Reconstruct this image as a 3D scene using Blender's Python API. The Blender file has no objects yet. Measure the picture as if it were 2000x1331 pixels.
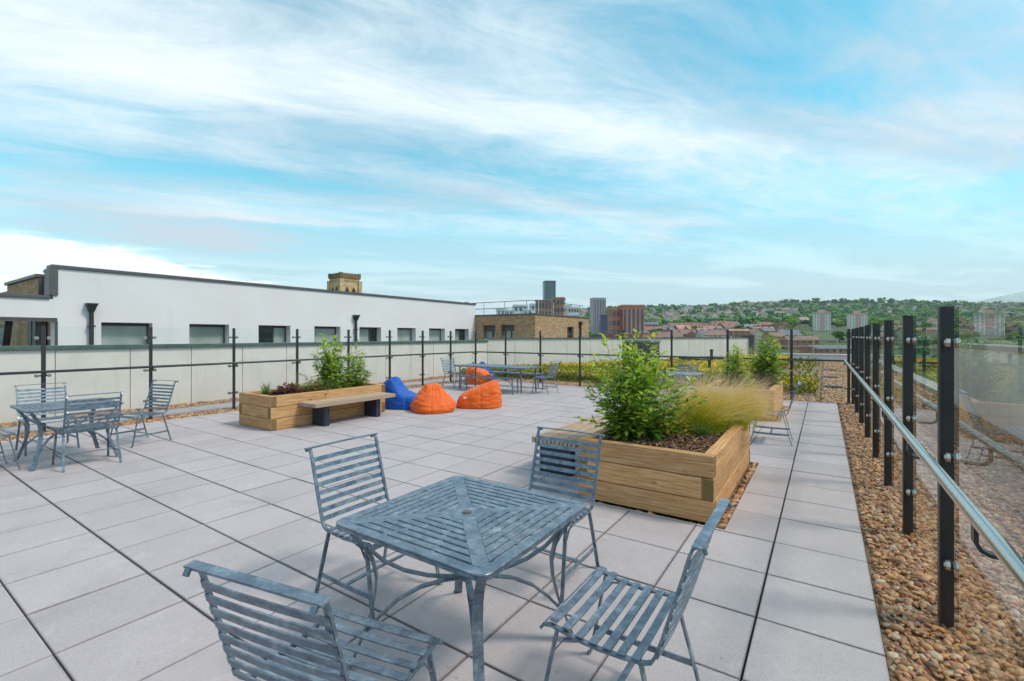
import bpy, bmesh, math, random
import numpy as np
from mathutils import Vector, Matrix
random.seed(7); RNG = np.random.default_rng(11)
R = math.radians
scene = bpy.context.scene
COL = scene.collection

# ------------------------------------------------------------------ camera
cd = bpy.data.cameras.new('camera'); cam = bpy.data.objects.new('camera', cd); COL.objects.link(cam)
cd.sensor_width = 36; cd.lens = 907/2000*36; cd.shift_y = -0.00475
cd.clip_start = 0.05; cd.clip_end = 9000
cam.location = (0, 0, 1.66); cam.rotation_euler = (R(90), 0, R(33.9))
scene.camera = cam

# ------------------------------------------------------------------ sky
SUN_EL, SUN_AZ = R(52), R(68)          # azimuth measured from +Y towards +X
W = bpy.data.worlds.new('World'); scene.world = W; W.use_nodes = True
W.cycles.sampling_method = 'MANUAL'; W.cycles.sample_map_resolution = 512
wn, wl = W.node_tree.nodes, W.node_tree.links
wn.clear()
def wmath(op, a, b=None, c=None, clamp=False):
    n = wn.new('ShaderNodeMath'); n.operation = op; n.use_clamp = clamp
    for i, v in enumerate((a, b, c)):
        if v is None: continue
        if isinstance(v, (int, float)): n.inputs[i].default_value = v
        else: wl.new(v, n.inputs[i])
    return n.outputs[0]
def wmix(fac, a, b):
    n = wn.new('ShaderNodeMix'); n.data_type = 'RGBA'
    for s, v in ((n.inputs['Factor'], fac), (n.inputs['A'], a), (n.inputs['B'], b)):
        s2 = s
        if isinstance(v, (int, float)): s2.default_value = v
        elif isinstance(v, tuple): s2.default_value = v
        else: wl.new(v, s2)
    return n.outputs['Result']
# the colour sockets of the Mix node are the ones typed RGBA
def wmixc(fac, a, b, blend='MIX'):
    n = wn.new('ShaderNodeMix'); n.data_type = 'RGBA'; n.blend_type = blend
    ins = [n.inputs[0], n.inputs[6], n.inputs[7]]
    for s, v in zip(ins, (fac, a, b)):
        if isinstance(v, (int, float)): s.default_value = v
        elif isinstance(v, tuple): s.default_value = (*v, 1) if len(v) == 3 else v
        else: wl.new(v, s)
    return n.outputs[2]
sky = wn.new('ShaderNodeTexSky'); sky.sky_type = 'NISHITA'; sky.sun_disc = False
sky.sun_elevation = SUN_EL; sky.sun_rotation = SUN_AZ
sky.air_density = 1.0; sky.dust_density = 0.6; sky.ozone_density = 1.0; sky.altitude = 100
tc = wn.new('ShaderNodeTexCoord'); sx = wn.new('ShaderNodeSeparateXYZ'); wl.new(tc.outputs['Generated'], sx.inputs[0])
dx, dy, dz = sx.outputs
zz = wmath('MAXIMUM', dz, 0.03)
zs = wmath('ADD', wmath('MAXIMUM', dz, 0.0), 0.055)    # softened: keeps the far clouds from shrinking to nothing
ca, sa = math.cos(R(33.9)), math.sin(R(33.9))
pl = wmath('DIVIDE', wmath('ADD', wmath('MULTIPLY', dx, ca), wmath('MULTIPLY', dy, sa)), zz)   # cloud-layer coordinates
pf = wmath('DIVIDE', wmath('ADD', wmath('MULTIPLY', dx, -sa), wmath('MULTIPLY', dy, ca)), zz)
c2, s2 = math.cos(R(21)), math.sin(R(21))
rz = wmath('DIVIDE', zz, zs)
q1 = wmath('ADD', wmath('MULTIPLY', wmath('MULTIPLY', pl, rz), c2), wmath('MULTIPLY', wmath('MULTIPLY', pf, rz), s2))
q2 = wmath('ADD', wmath('MULTIPLY', wmath('MULTIPLY', pl, rz), -s2), wmath('MULTIPLY', wmath('MULTIPLY', pf, rz), c2))
def wnoise(sx_, sy_, off, scale, detail, rough, dist=0.0):
    v = wn.new('ShaderNodeCombineXYZ')
    wl.new(wmath('MULTIPLY', q1, sx_), v.inputs[0]); wl.new(wmath('MULTIPLY', q2, sy_), v.inputs[1]); v.inputs[2].default_value = off
    n = wn.new('ShaderNodeTexNoise'); wl.new(v.outputs[0], n.inputs['Vector'])
    n.inputs['Scale'].default_value = scale; n.inputs['Detail'].default_value = detail
    n.inputs['Roughness'].default_value = rough; n.inputs['Distortion'].default_value = dist
    return n.outputs['Fac']
def wblob(l0, f0, ang, sl, sw, amp):
    c, s = math.cos(R(ang)), math.sin(R(ang))
    a = wmath('SUBTRACT', pl, l0); b = wmath('SUBTRACT', pf, f0)
    u = wmath('DIVIDE', wmath('ADD', wmath('MULTIPLY', a, c), wmath('MULTIPLY', b, s)), sl)
    v = wmath('DIVIDE', wmath('ADD', wmath('MULTIPLY', a, -s), wmath('MULTIPLY', b, c)), sw)
    e = wmath('MULTIPLY', wmath('ADD', wmath('MULTIPLY', u, u), wmath('MULTIPLY', v, v)), -1.0)
    return wmath('MULTIPLY', wmath('POWER', 2.718, e), amp)
n1 = wnoise(0.60, 1.25, 3.1, 1.5, 10, 0.63, 0.9)
n2 = wnoise(0.38, 1.0, 9.7, 4.6, 9, 0.68, 1.4)
n3 = wnoise(0.9, 1.1, 5.3, 0.55, 5, 0.5, 0.3)
cov = wmath('ADD', wmath('MULTIPLY', n1, 1.0), wmath('MULTIPLY', n2, 0.80))
cov = wmath('ADD', cov, wmath('MULTIPLY', n3, 0.30))
cov = wmath('SUBTRACT', cov, 0.74)
for b in [
        (-0.30, 2.05, 17, 1.9, 0.17, 0.30), (-1.35, 1.55, 20, 0.75, 0.33, 0.24), (2.15, 2.2, 25, 0.8, 0.50, 0.26),
        (-1.9, 4.05, 17, 1.6, 0.20, 0.34), (0.4, 3.6, 28, 1.2, 0.22, 0.22),
        (0.60, 1.62, 30, 0.55, 0.25, -0.36), (1.30, 1.90, 25, 0.36, 0.15, -0.46), (0.95, 1.35, 20, 0.55, 0.18, -0.40),
        (-1.7, 2.85, 18, 1.1, 0.30, -0.42), (-0.9, 4.6, 18, 1.6, 0.45, -0.40), (-0.1, 2.75, 20, 1.1, 0.28, -0.26),
        (-3.2, 4.6, 10, 1.0, 1.1, 0.5)]:
    cov = wmath('ADD', cov, wblob(*b))
mr = wn.new('ShaderNodeMapRange'); mr.interpolation_type = 'SMOOTHSTEP'
wl.new(cov, mr.inputs[0]); mr.inputs[1].default_value = -0.48; mr.inputs[2].default_value = 0.92
cf = mr.outputs[0]
# clouds thicken into a milky layer towards the horizon
low = wn.new('ShaderNodeMapRange'); low.interpolation_type = 'SMOOTHSTEP'
wl.new(dz, low.inputs[0]); low.inputs[1].default_value = 0.42; low.inputs[2].default_value = 0.03
low.inputs[3].default_value = 0.0; low.inputs[4].default_value = 0.94
cf = wmath('MAXIMUM', cf, low.outputs[0])
cf = wmath('MULTIPLY', cf, 0.97)
# white tops and blue-grey bellies
g1 = wnoise(0.42, 0.95, 17.0, 1.1, 7, 0.56, 0.4)
gm = wn.new('ShaderNodeMapRange'); gm.interpolation_type = 'SMOOTHSTEP'
wl.new(wmath('ADD', g1, wmath('MULTIPLY', cov, 0.16)), gm.inputs[0]); gm.inputs[1].default_value = 0.34; gm.inputs[2].default_value = 0.70
gfac = gm.outputs[0]
grey = wmath('ADD', wblob(-3.4, 5.0, 60, 1.6, 0.8, 0.8), wblob(-3.0, 3.0, 20, 0.8, 0.6, 0.45))
gfac = wmath('SUBTRACT', wmath('SUBTRACT', gfac, grey), wmath('MULTIPLY', low.outputs[0], 0.72), clamp=True)
CL_GREY, CL_WHITE = (0.55, 0.63, 0.705), (0.84, 0.91, 0.94)
ccol = wmixc(gfac, CL_GREY, CL_WHITE)
# the bright bank low on the left, behind the white wall
def wstep(x, a, b):
    n = wn.new('ShaderNodeMapRange'); n.interpolation_type = 'SMOOTHSTEP'; wl.new(x, n.inputs[0])
    n.inputs[1].default_value = a; n.inputs[2].default_value = b
    return n.outputs[0]
bn = wnoise(1.0, 1.3, 31.0, 1.9, 9, 0.66, 0.6)
bank = wmath('MULTIPLY', wstep(wmath('ADD', pl, wmath('MULTIPLY', bn, 2.4)), -3.1, -3.75), wstep(wmath('ADD', pf, bn), 4.3, 5.3))
bank = wmath('MULTIPLY', bank, wmath('ADD', wmath('MULTIPLY', n3, 0.5), 0.72), clamp=True)
ccol = wmixc(bank, ccol, (0.98, 0.99, 1.0))
cf = wmath('MAXIMUM', cf, bank)
blue = wmixc(1.0, sky.outputs[0], (0.55, 1.98, 1.74), 'MULTIPLY')
K = 10.0                                # cloud radiance in units of the background strength (0.1)
ccolK = wmixc(1.0, ccol, (K, K, K), 'MULTIPLY')
final = wmixc(cf, blue, ccolK)
bg = wn.new('ShaderNodeBackground'); wl.new(final, bg.inputs[0]); bg.inputs[1].default_value = 0.1
wo = wn.new('ShaderNodeOutputWorld'); wl.new(bg.outputs[0], wo.inputs[0])

# ------------------------------------------------------------------ sun, exposure
sd = bpy.data.lights.new('sun', 'SUN'); sun = bpy.data.objects.new('sun', sd); COL.objects.link(sun)
sd.energy = 2.1; sd.angle = R(12); sd.color = (1.0, 0.89, 0.77)
sdir = Vector((math.sin(SUN_AZ)*math.cos(SUN_EL), math.cos(SUN_AZ)*math.cos(SUN_EL), math.sin(SUN_EL)))
sun.rotation_euler = sdir.to_track_quat('Z', 'Y').to_euler()
scene.view_settings.view_transform = 'Standard'; scene.view_settings.look = 'None'
scene.view_settings.exposure = 0.27; scene.view_settings.gamma = 1.0; scene.view_settings.use_curve_mapping = False
scene.render.engine = 'CYCLES'
scene.cycles.max_bounces = 8; scene.cycles.transparent_max_bounces = 24
scene.cycles.use_denoising = True

# ================================================================== helpers
def tag(o, label=None, cat=None, group=None, kind=None):
    if label: o['label'] = label
    if cat: o['category'] = cat
    if group: o['group'] = group
    if kind: o['kind'] = kind
    return o
def empty(name, label=None, cat=None, loc=(0,0,0), rz=0.0, group=None):
    o = bpy.data.objects.new(name, None); COL.objects.link(o)
    o.empty_display_size = 0.1; o.location = loc; o.rotation_euler = (0, 0, rz)
    return tag(o, label, cat, group)
def copy_tree(o, parent=None):
    c = o.copy(); COL.objects.link(c)
    if parent: c.parent = parent
    for ch in list(o.children): copy_tree(ch, c)
    return c
def link(name, me, parent=None, loc=(0,0,0), rot=None, scale=None):
    o = bpy.data.objects.new(name, me); COL.objects.link(o)
    o.location = loc
    if rot is not None: o.rotation_euler = rot
    if scale is not None: o.scale = scale
    if parent: o.parent = parent
    return o
class MB:
    """collects solids; build() links them as one mesh object"""
    def __init__(s): s.v = []; s.f = []; s.m = []
    def add(s, vs, fs, m=0):
        o = len(s.v); s.v += [tuple(p) for p in vs]; s.f += [tuple(i+o for i in f) for f in fs]; s.m += [m]*len(fs); return s
    def box(s, x0, x1, y0, y1, z0, z1, m=0):
        return s.add([(x0,y0,z0),(x1,y0,z0),(x1,y1,z0),(x0,y1,z0),(x0,y0,z1),(x1,y0,z1),(x1,y1,z1),(x0,y1,z1)],
                     [(3,2,1,0),(4,5,6,7),(0,1,5,4),(1,2,6,5),(2,3,7,6),(3,0,4,7)], m)
    def bar(s, pts, w, t, wdir=(1,0,0), m=0, w2=None):
        """flat bar swept along pts: w wide along wdir, t thick across"""
        P = [Vector(p) for p in pts]; wd = Vector(wdir).normalized(); vs = []; n = len(P)
        for i, p in enumerate(P):
            tan = (P[min(i+1,n-1)]-P[max(i-1,0)]).normalized(); nn = tan.cross(wd).normalized()
            wi = w if w2 is None else w+(w2-w)*i/(n-1)
            a = wd*(wi/2); b = nn*(t/2)
            vs += [p-a-b, p+a-b, p+a+b, p-a+b]
        fs = [(3,2,1,0), tuple(4*(n-1)+k for k in range(4))]
        for i in range(n-1):
            for k in range(4):
                fs.append((4*i+k, 4*i+(k+1)%4, 4*i+4+(k+1)%4, 4*i+4+k))
        return s.add(vs, fs, m)
    def tube(s, pts, r, n=10, m=0, r2=None):
        P = [Vector(p) for p in pts]; vs = []; L = len(P)
        for i, p in enumerate(P):
            tan = (P[min(i+1,L-1)]-P[max(i-1,0)]).normalized()
            ref = Vector((0,0,1)) if abs(tan.z) < .95 else Vector((1,0,0))
            u = tan.cross(ref).normalized(); v = u.cross(tan).normalized()
            ri = r if r2 is None else r+(r2-r)*i/(L-1)
            for k in range(n):
                a = 2*math.pi*k/n; vs.append(p+u*(ri*math.cos(a))+v*(ri*math.sin(a)))
        fs = [tuple(range(n)), tuple(n*(L-1)+k for k in reversed(range(n)))]
        for i in range(L-1):
            for k in range(n):
                fs.append((n*i+(k+1)%n, n*i+k, n*i+n+k, n*i+n+(k+1)%n))
        return s.add(vs, fs, m)
    def prism(s, poly, z0, z1, m=0):
        n = len(poly)
        vs = [(x,y,z0) for x,y in poly]+[(x,y,z1) for x,y in poly]
        fs = [tuple(reversed(range(n))), tuple(range(n,2*n))]+[(k,(k+1)%n,n+(k+1)%n,n+k) for k in range(n)]
        return s.add(vs, fs, m)
    def mesh(s, name, mats, bevel=0.0, smooth=False, segs=1):
        me = bpy.data.meshes.new(name); me.from_pydata(s.v, [], s.f)
        for mt in (mats if isinstance(mats,(list,tuple)) else [mats]): me.materials.append(mt)
        me.polygons.foreach_set('material_index', s.m)
        bm = bmesh.new(); bm.from_mesh(me)
        bmesh.ops.recalc_face_normals(bm, faces=bm.faces)
        if bevel: bmesh.ops.bevel(bm, geom=[e for e in bm.edges if e.calc_face_angle(0) > .6], offset=bevel, segments=segs, affect='EDGES', profile=.6)
        bm.to_mesh(me); bm.free()
        if smooth: me.shade_smooth()
        return me
    def build(s, name, mats, parent=None, bevel=0.0, smooth=False, loc=(0,0,0), rot=None, segs=1):
        return link(name, s.mesh(name, mats, bevel, smooth, segs), parent, loc, rot)
def tri_mesh(name, V, F, mat_, smooth=False, attr=None):
    me = bpy.data.meshes.new(name); V = np.asarray(V, np.float32); F = np.asarray(F, np.int32)
    me.vertices.add(len(V)); me.vertices.foreach_set('co', V.ravel())
    me.loops.add(F.size); me.loops.foreach_set('vertex_index', F.ravel())
    me.polygons.add(len(F)); me.polygons.foreach_set('loop_start', np.arange(0, F.size, 3, dtype=np.int32))
    if attr is not None:
        at = me.attributes.new('t', 'FLOAT', 'POINT'); at.data.foreach_set('value', np.asarray(attr, np.float32))
    me.materials.append(mat_); me.update(calc_edges=True)
    if smooth: me.shade_smooth()
    return me
def scatter(bv, bf, Rm, T):
    """copies of a base mesh: Rm (k,3,3), T (k,3)"""
    bv = np.asarray(bv, float); bf = np.asarray(bf, int); k = len(T)
    V = np.einsum('kij,nj->kni', Rm, bv)+T[:,None,:]
    F = bf[None]+(np.arange(k)*len(bv))[:,None,None]
    return V.reshape(-1,3), F.reshape(-1,3)
def rotz(a):
    c, s = np.cos(a), np.sin(a); o = np.zeros_like(a); i = np.ones_like(a)
    return np.stack([np.stack([c,-s,o],-1), np.stack([s,c,o],-1), np.stack([o,o,i],-1)], -2)
def rotx(a):
    c, s = np.cos(a), np.sin(a); o = np.zeros_like(a); i = np.ones_like(a)
    return np.stack([np.stack([i,o,o],-1), np.stack([o,c,-s],-1), np.stack([o,s,c],-1)], -2)
def roty(a):
    c, s = np.cos(a), np.sin(a); o = np.zeros_like(a); i = np.ones_like(a)
    return np.stack([np.stack([c,o,s],-1), np.stack([o,i,o],-1), np.stack([-s,o,c],-1)], -2)
def ico(sub):
    bm = bmesh.new(); bmesh.ops.create_icosphere(bm, subdivisions=sub, radius=1.0)
    v = np.array([p.co[:] for p in bm.verts]); f = np.array([[q.index for q in p.verts] for p in bm.faces]); bm.free(); return v, f
ICO1, ICO2, ICO3 = ico(1), ico(2), ico(3)

# ================================================================== materials
class NT:
    def __init__(s, name):
        s.m = bpy.data.materials.new(name); s.m.use_nodes = True; t = s.m.node_tree
        s.n, s.l = t.nodes, t.links; s.b = s.n['Principled BSDF']; s.out = s.n['Material Output']
    def new(s, typ, **kw):
        n = s.n.new(typ)
        for k, v in kw.items(): setattr(n, k, v)
        return n
    def set(s, sock, v):
        if isinstance(v, (int, float)): sock.default_value = v
        elif isinstance(v, tuple): sock.default_value = (*v, 1) if (len(v) == 3 and sock.type == 'RGBA') else v
        else: s.l.new(v, sock)
    def coord(s, which='Object', scale=(1,1,1), rnd=0.0):
        c = s.new('ShaderNodeTexCoord').outputs['Object'] if which == 'Object' else s.new('ShaderNodeNewGeometry').outputs['Position']
        m = s.new('ShaderNodeMapping'); s.l.new(c, m.inputs['Vector']); m.inputs['Scale'].default_value = scale
        if rnd:
            oi = s.new('ShaderNodeObjectInfo'); mm = s.new('ShaderNodeVectorMath', operation='SCALE')
            cb = s.new('ShaderNodeCombineXYZ')
            for i in range(3): s.l.new(s.math('MULTIPLY', oi.outputs['Random'], rnd*(1+.37*i)), cb.inputs[i])
            s.l.new(cb.outputs[0], m.inputs['Location'])
        return m.outputs[0]
    def math(s, op, a, b=None, c=None, clamp=False):
        n = s.new('ShaderNodeMath', operation=op); n.use_clamp = clamp
        for i, v in enumerate((a,b,c)):
            if v is not None: s.set(n.inputs[i], v)
        return n.outputs[0]
    def noise(s, vec, scale, detail=4, rough=.55, dist=0.0):
        n = s.new('ShaderNodeTexNoise'); s.l.new(vec, n.inputs['Vector'])
        n.inputs['Scale'].default_value = scale; n.inputs['Detail'].default_value = detail
        n.inputs['Roughness'].default_value = rough; n.inputs['Distortion'].default_value = dist
        return n.outputs['Fac']
    def ramp(s, fac, stops, interp='LINEAR'):
        r = s.new('ShaderNodeValToRGB'); r.color_ramp.interpolation = interp; e = r.color_ramp.elements
        while len(e) < len(stops): e.new(.5)
        for i, (p, c) in enumerate(stops): e[i].position = p; e[i].color = (*c, 1)
        s.l.new(fac, r.inputs[0]); return r.outputs[0]
    def step(s, x, a, b, c=0.0, d=1.0):
        n = s.new('ShaderNodeMapRange', interpolation_type='SMOOTHSTEP'); s.set(n.inputs[0], x)
        for i, v in zip((1,2,3,4), (a,b,c,d)): n.inputs[i].default_value = v
        return n.outputs[0]
    def mix(s, fac, a, b, blend='MIX'):
        n = s.new('ShaderNodeMix', data_type='RGBA', blend_type=blend)
        for i, v in zip((0,6,7), (fac,a,b)): s.set(n.inputs[i], v)
        return n.outputs[2]
    def rnd(s): return s.new('ShaderNodeObjectInfo').outputs['Random']
    def isl(s): return s.new('ShaderNodeNewGeometry').outputs['Random Per Island']
    def bump(s, h, strength=.3, dist=.01):
        b = s.new('ShaderNodeBump'); s.l.new(h, b.inputs['Height']); b.inputs['Strength'].default_value = strength
        b.inputs['Distance'].default_value = dist; s.l.new(b.outputs[0], s.b.inputs['Normal'])
    def fin(s, col=None, rough=None, metal=None, spec=None):
        if col is not None: s.set(s.b.inputs['Base Color'], col)
        if rough is not None: s.set(s.b.inputs['Roughness'], rough)
        if metal is not None: s.set(s.b.inputs['Metallic'], metal)
        if spec is not None: s.set(s.b.inputs['Specular IOR Level'], spec)
        return s.m
def plain(name, col, rough=.6, metal=0.0, var=.12, scale=6.0, spec=None, bump=0.0, bscale=60, obj=True):
    t = NT(name); c = t.coord('Object' if obj else 'World', rnd=3.0 if obj else 0)
    n = t.noise(c, scale, 5, .6)
    lo = tuple(x*(1-var) for x in col); hi = tuple(min(1,x*(1+var)) for x in col)
    k = t.ramp(n, [(.3,lo),(.7,hi)])
    if bump: t.bump(t.noise(c, bscale, 3), bump, .004)
    return t.fin(k, rough, metal, spec)
M = {}
# concrete pavers: fine speckle, faint blotches, each slab its own tone
def paver_mat(name, edge):
    t = NT(name); w = t.coord('World')
    sp = t.noise(w, 330, 3, .8); bl = t.noise(w, 2.2, 5, .6); md = t.noise(w, 14, 4, .65)
    k = t.ramp(sp, [(.30,(.26,.22,.23)),(.50,(.46,.40,.41)),(.72,(.66,.585,.595))])
    k = t.mix(t.step(bl,.35,.75,0,.35), k, (.34,.295,.30)); k = t.mix(t.step(md,.52,.75,0,.28), k, (.54,.485,.495))
    v = t.math('ADD', t.math('MULTIPLY', t.rnd(), .10), .95); cb = t.new('ShaderNodeCombineColor')
    for i in range(3): t.l.new(v, cb.inputs[i])
    k = t.mix(1.0, k, cb.outputs[0], 'MULTIPLY')
    dirt = t.noise(w, .9, 7, .72); k = t.mix(t.step(dirt,.52,.70,0,.34), k, (.27,.24,.235)); spots = t.noise(w, 26, 2, .5); k = t.mix(t.step(spots,.70,.76,0,.5), k, (.20,.18,.17)); lich = t.noise(w, 3.7, 7, .75, 1.2); k = t.mix(t.step(lich,.56,.68,0,.30), k, (.58,.53,.535))
    t.bump(t.math('ADD', sp, t.math('MULTIPLY', md, .4)), .22, .002)
    if edge:                                # grime along the joints of each slab
        so = t.new('ShaderNodeSeparateXYZ'); t.l.new(t.new('ShaderNodeTexCoord').outputs['Object'], so.inputs[0])
        e = t.math('MAXIMUM', t.math('ABSOLUTE', so.outputs[0]), t.math('ABSOLUTE', so.outputs[1]))
        e = t.math('ADD', e, t.math('MULTIPLY', t.math('SUBTRACT', t.noise(w, 40, 3), .5), .016))
        k = t.mix(t.step(e, .287, .301, 0, .42), k, (.085,.075,.07))
    return t.fin(k, .82, spec=.3)
M['paver'] = paver_mat('paver', True); M['paver_cut'] = paver_mat('paver_cut', False)
# blue-grey brushed, weathered metal of the furniture
t = NT('patina_metal'); c = t.coord('Object', rnd=5.0); c3 = t.coord('Object', (1,1,1), rnd=9.0)
a = t.noise(c, 13, 8, .74, .5); b = t.noise(c3, 34, 5, .7, .4)
k = t.ramp(a, [(.26,(.05,.075,.108)),(.44,(.115,.155,.205)),(.58,(.20,.25,.305)),(.78,(.47,.53,.585))])
st_ = t.noise(t.coord('Object', (5,38,38), rnd=6.0), 1.6, 5, .65); k = t.mix(t.step(st_,.54,.76,0,.42), k, (.48,.555,.63)); k = t.mix(t.step(b,.58,.78,0,.35), k, (.42,.50,.58)); k = t.mix(t.step(b,.44,.28,0,.6), k, (.04,.065,.10))
t.bump(b, .12, .002)
M['metal'] = t.fin(k, t.ramp(a,[(.3,(.28,.28,.28)),(.7,(.46,.46,.46))]), .38, .6)
# treated softwood
def wood(name, a_, b_, c_, knot):
    t = NT(name); c = t.coord('Object', (1.0,14,14), rnd=7.0); c2 = t.coord('Object', (1,1,1), rnd=7.0)
    g = t.noise(t.coord('Object', (1.2,26,26), rnd=7.0), 2.4, 8, .68, .5); gg = t.noise(c, 9, 3, .6); st = t.noise(c2, 2.6, 5, .6)
    k = t.ramp(g, [(.28,a_),(.5,b_),(.74,c_)])
    k = t.mix(t.step(gg,.5,.8,0,.35), k, a_); k = t.mix(t.step(st,.55,.8,0,.40), k, knot)
    vo = t.new('ShaderNodeTexVoronoi'); cc = t.coord('Object', (1.5,4,4), rnd=7.0); t.l.new(cc, vo.inputs['Vector']); vo.inputs['Scale'].default_value = 1.7
    k = t.mix(t.step(vo.outputs['Distance'], .13, .05, 0, .75), k, (.10,.055,.02))
    v = t.math('ADD', t.math('MULTIPLY', t.rnd(), .24), .86); cb = t.new('ShaderNodeCombineColor')
    for i in range(3): t.l.new(v, cb.inputs[i])
    k = t.mix(1.0, k, cb.outputs[0], 'MULTIPLY')
    t.bump(g, .25, .004); return t.fin(k, .72, spec=.3)
M['wood'] = wood('sleeper_wood', (.29,.13,.052), (.56,.30,.13), (.78,.505,.28), (.36,.17,.05))
M['seatwood'] = wood('seat_wood', (.31,.20,.14), (.44,.31,.225), (.56,.43,.33), (.36,.24,.16))
t = NT('end_grain'); c = t.coord('Object', rnd=4.0); wv = t.new('ShaderNodeTexWave', wave_type='RINGS', rings_direction='X'); t.l.new(c, wv.inputs['Vector'])
wv.inputs['Scale'].default_value = 18; wv.inputs['Distortion'].default_value = 2.5
M['endgrain'] = t.fin(t.ramp(wv.outputs['Fac'], [(.2,(.14,.085,.03)),(.8,(.25,.155,.058))]), .85)
M['legpaint'] = plain('leg_paint', (.022,.028,.05), .45)
M['darkpost'] = plain('post_paint', (.030,.028,.030), .42, .0, .2, 4, .5)
M['darkrail'] = plain('dark_rail', (.055,.055,.058), .38, .3)  # left and back handrails: dark reflections of stainless steel put into the colour
M['steel'] = plain('stainless_steel', (.56,.52,.49), .25, 1.0, .06, 30)
M['black'] = plain('rubber', (.012,.012,.013), .5)
# glass: clear with a green tint, mirror-like at glancing angles
t = NT('glass'); fr = t.new('ShaderNodeFresnel'); ge = t.new('ShaderNodeNewGeometry'); t.l.new(t.math('ADD', 1.42, t.math('MULTIPLY', ge.outputs['Backfacing'], 1/1.42-1.42)), fr.inputs['IOR'])
tr = t.new('ShaderNodeBsdfTransparent'); tr.inputs[0].default_value = (.97,.988,.982,1)
gl = t.new('ShaderNodeBsdfGlossy'); gl.inputs['Roughness'].default_value = .0; gl.inputs[0].default_value = (.98,.99,.98,1)
mx = t.new('ShaderNodeMixShader'); t.l.new(fr.outputs[0], mx.inputs[0]); t.l.new(tr.outputs[0], mx.inputs[1]); t.l.new(gl.outputs[0], mx.inputs[2])
t.l.new(t.math('MULTIPLY', fr.outputs[0], t.math('SUBTRACT', 1.0, ge.outputs['Backfacing'])), mx.inputs[0])
t.l.new(mx.outputs[0], t.out.inputs['Surface']); M['glass'] = t.m
t = NT('render_panel'); c = t.coord('World'); s1 = t.noise(c, 1.2, 5, .6); stc = t.coord('World', (3,3,.35)); s2_ = t.noise(stc, 2.2, 5, .6)
k = t.ramp(s1, [(.3,(.64,.575,.545)),(.7,(.73,.665,.635))]); k = t.mix(t.step(s2_,.5,.78,0,.35), k, (.46,.44,.40))
M['panel'] = t.fin(k, .75)
t = NT('white_render'); c = t.coord('World'); s1 = t.noise(c, .6, 5, .55)
k = t.ramp(s1, [(.3,(.72,.675,.69)),(.7,(.78,.735,.75))]); t.bump(t.noise(c, 90, 3), .08, .003)
st = t.noise(t.coord('World', (2.2,2.2,.22)), 1.6, 5, .62); k = t.mix(t.step(st,.55,.8,0,.22), k, (.52,.52,.53))
M['white'] = t.fin(k, .85)
M['coping'] = plain('coping_metal', (.095,.092,.097), .45, .0, .2, 2, obj=False)
M['copinggreen'] = plain('coping_green', (.075,.115,.105), .4, .0, .25, 3, obj=False)
M['downpipe'] = plain('downpipe_paint', (.03,.03,.033), .45)
M['frame'] = plain('window_frame', (.075,.07,.072), .5)
t = NT('window_glass'); c = t.coord('World'); s1 = t.noise(c, .8, 3)
M['pane'] = t.fin(t.ramp(s1, [(.35,(.28,.31,.29)),(.65,(.48,.51,.475))]), .06, 0, .6)
M['darkpane'] = plain('dark_glass', (.02,.028,.035), .06, 0, .3, 2, .6)
M['teal'] = plain('teal_blind', (.03,.12,.12), .4)
def brick(name, a_, b_, mortar, sc=1.0, rough=.85):
    t = NT(name); ge = t.new('ShaderNodeNewGeometry'); sx_ = t.new('ShaderNodeSeparateXYZ'); t.l.new(ge.outputs['Position'], sx_.inputs[0])
    sn = t.new('ShaderNodeSeparateXYZ'); t.l.new(ge.outputs['Normal'], sn.inputs[0])
    side = t.math('GREATER_THAN', t.math('ABSOLUTE', sn.outputs[0]), .7)
    u = t.math('ADD', t.math('MULTIPLY', sx_.outputs[0], t.math('SUBTRACT', 1.0, side)), t.math('MULTIPLY', sx_.outputs[1], side))
    cb = t.new('ShaderNodeCombineXYZ'); t.l.new(u, cb.inputs[0]); t.l.new(sx_.outputs[2], cb.inputs[1])
    br = t.new('ShaderNodeTexBrick'); t.l.new(cb.outputs[0], br.inputs['Vector'])
    br.inputs['Color1'].default_value = (*a_,1); br.inputs['Color2'].default_value = (*b_,1); br.inputs['Mortar'].default_value = (*mortar,1)
    br.inputs['Scale'].default_value = 1.0; br.inputs['Brick Width'].default_value = .225*sc; br.inputs['Row Height'].default_value = .075*sc
    br.inputs['Mortar Size'].default_value = .011*sc; br.inputs['Bias'].default_value = -.1
    nz = t.noise(t.coord('World'), 9, 5, .7); k = t.mix(t.step(nz,.5,.72,0,.6), br.outputs['Color'], tuple(x*.45 for x in a_))
    nz2 = t.noise(t.coord('World'), 4, 3, .7); k = t.mix(t.step(nz2,.55,.75,0,.4), k, tuple(min(1,x*1.5) for x in b_))
    t.bump(br.outputs['Fac'], -.5, .008); return t.fin(k, rough)
M['brick_buff'] = brick('buff_brick', (.36,.19,.085), (.57,.345,.175), (.30,.23,.17))
M['brick_pale'] = M['brick_buff']
M['brick_red'] = plain('red_brick', (.34,.13,.085), .85, 0, .3, .5, obj=False)
def pebble_mat(name):
    t = NT(name); c = t.ramp(t.isl(), [(0,(.20,.085,.035)),(.14,(.44,.20,.10)),(.3,(.53,.28,.14)),(.45,(.31,.15,.075)),(.58,(.60,.385,.21)),(.70,(.47,.20,.06)),(.80,(.22,.14,.11)),(.88,(.62,.46,.31)),(.95,(.085,.07,.065)),(1,(.55,.31,.09))])
    n = t.noise(t.coord('World'), 70, 4, .6); k = t.mix(t.step(n,.45,.75,0,.4), c, (.17,.09,.04))
    return t.fin(k, .5, 0, .4)
M['pebble'] = pebble_mat('pebble')
M['gravelbed'] = plain('gravel_bed', (.20,.125,.065), .9, 0, .55, 34, obj=False, bump=.8, bscale=40)
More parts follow.
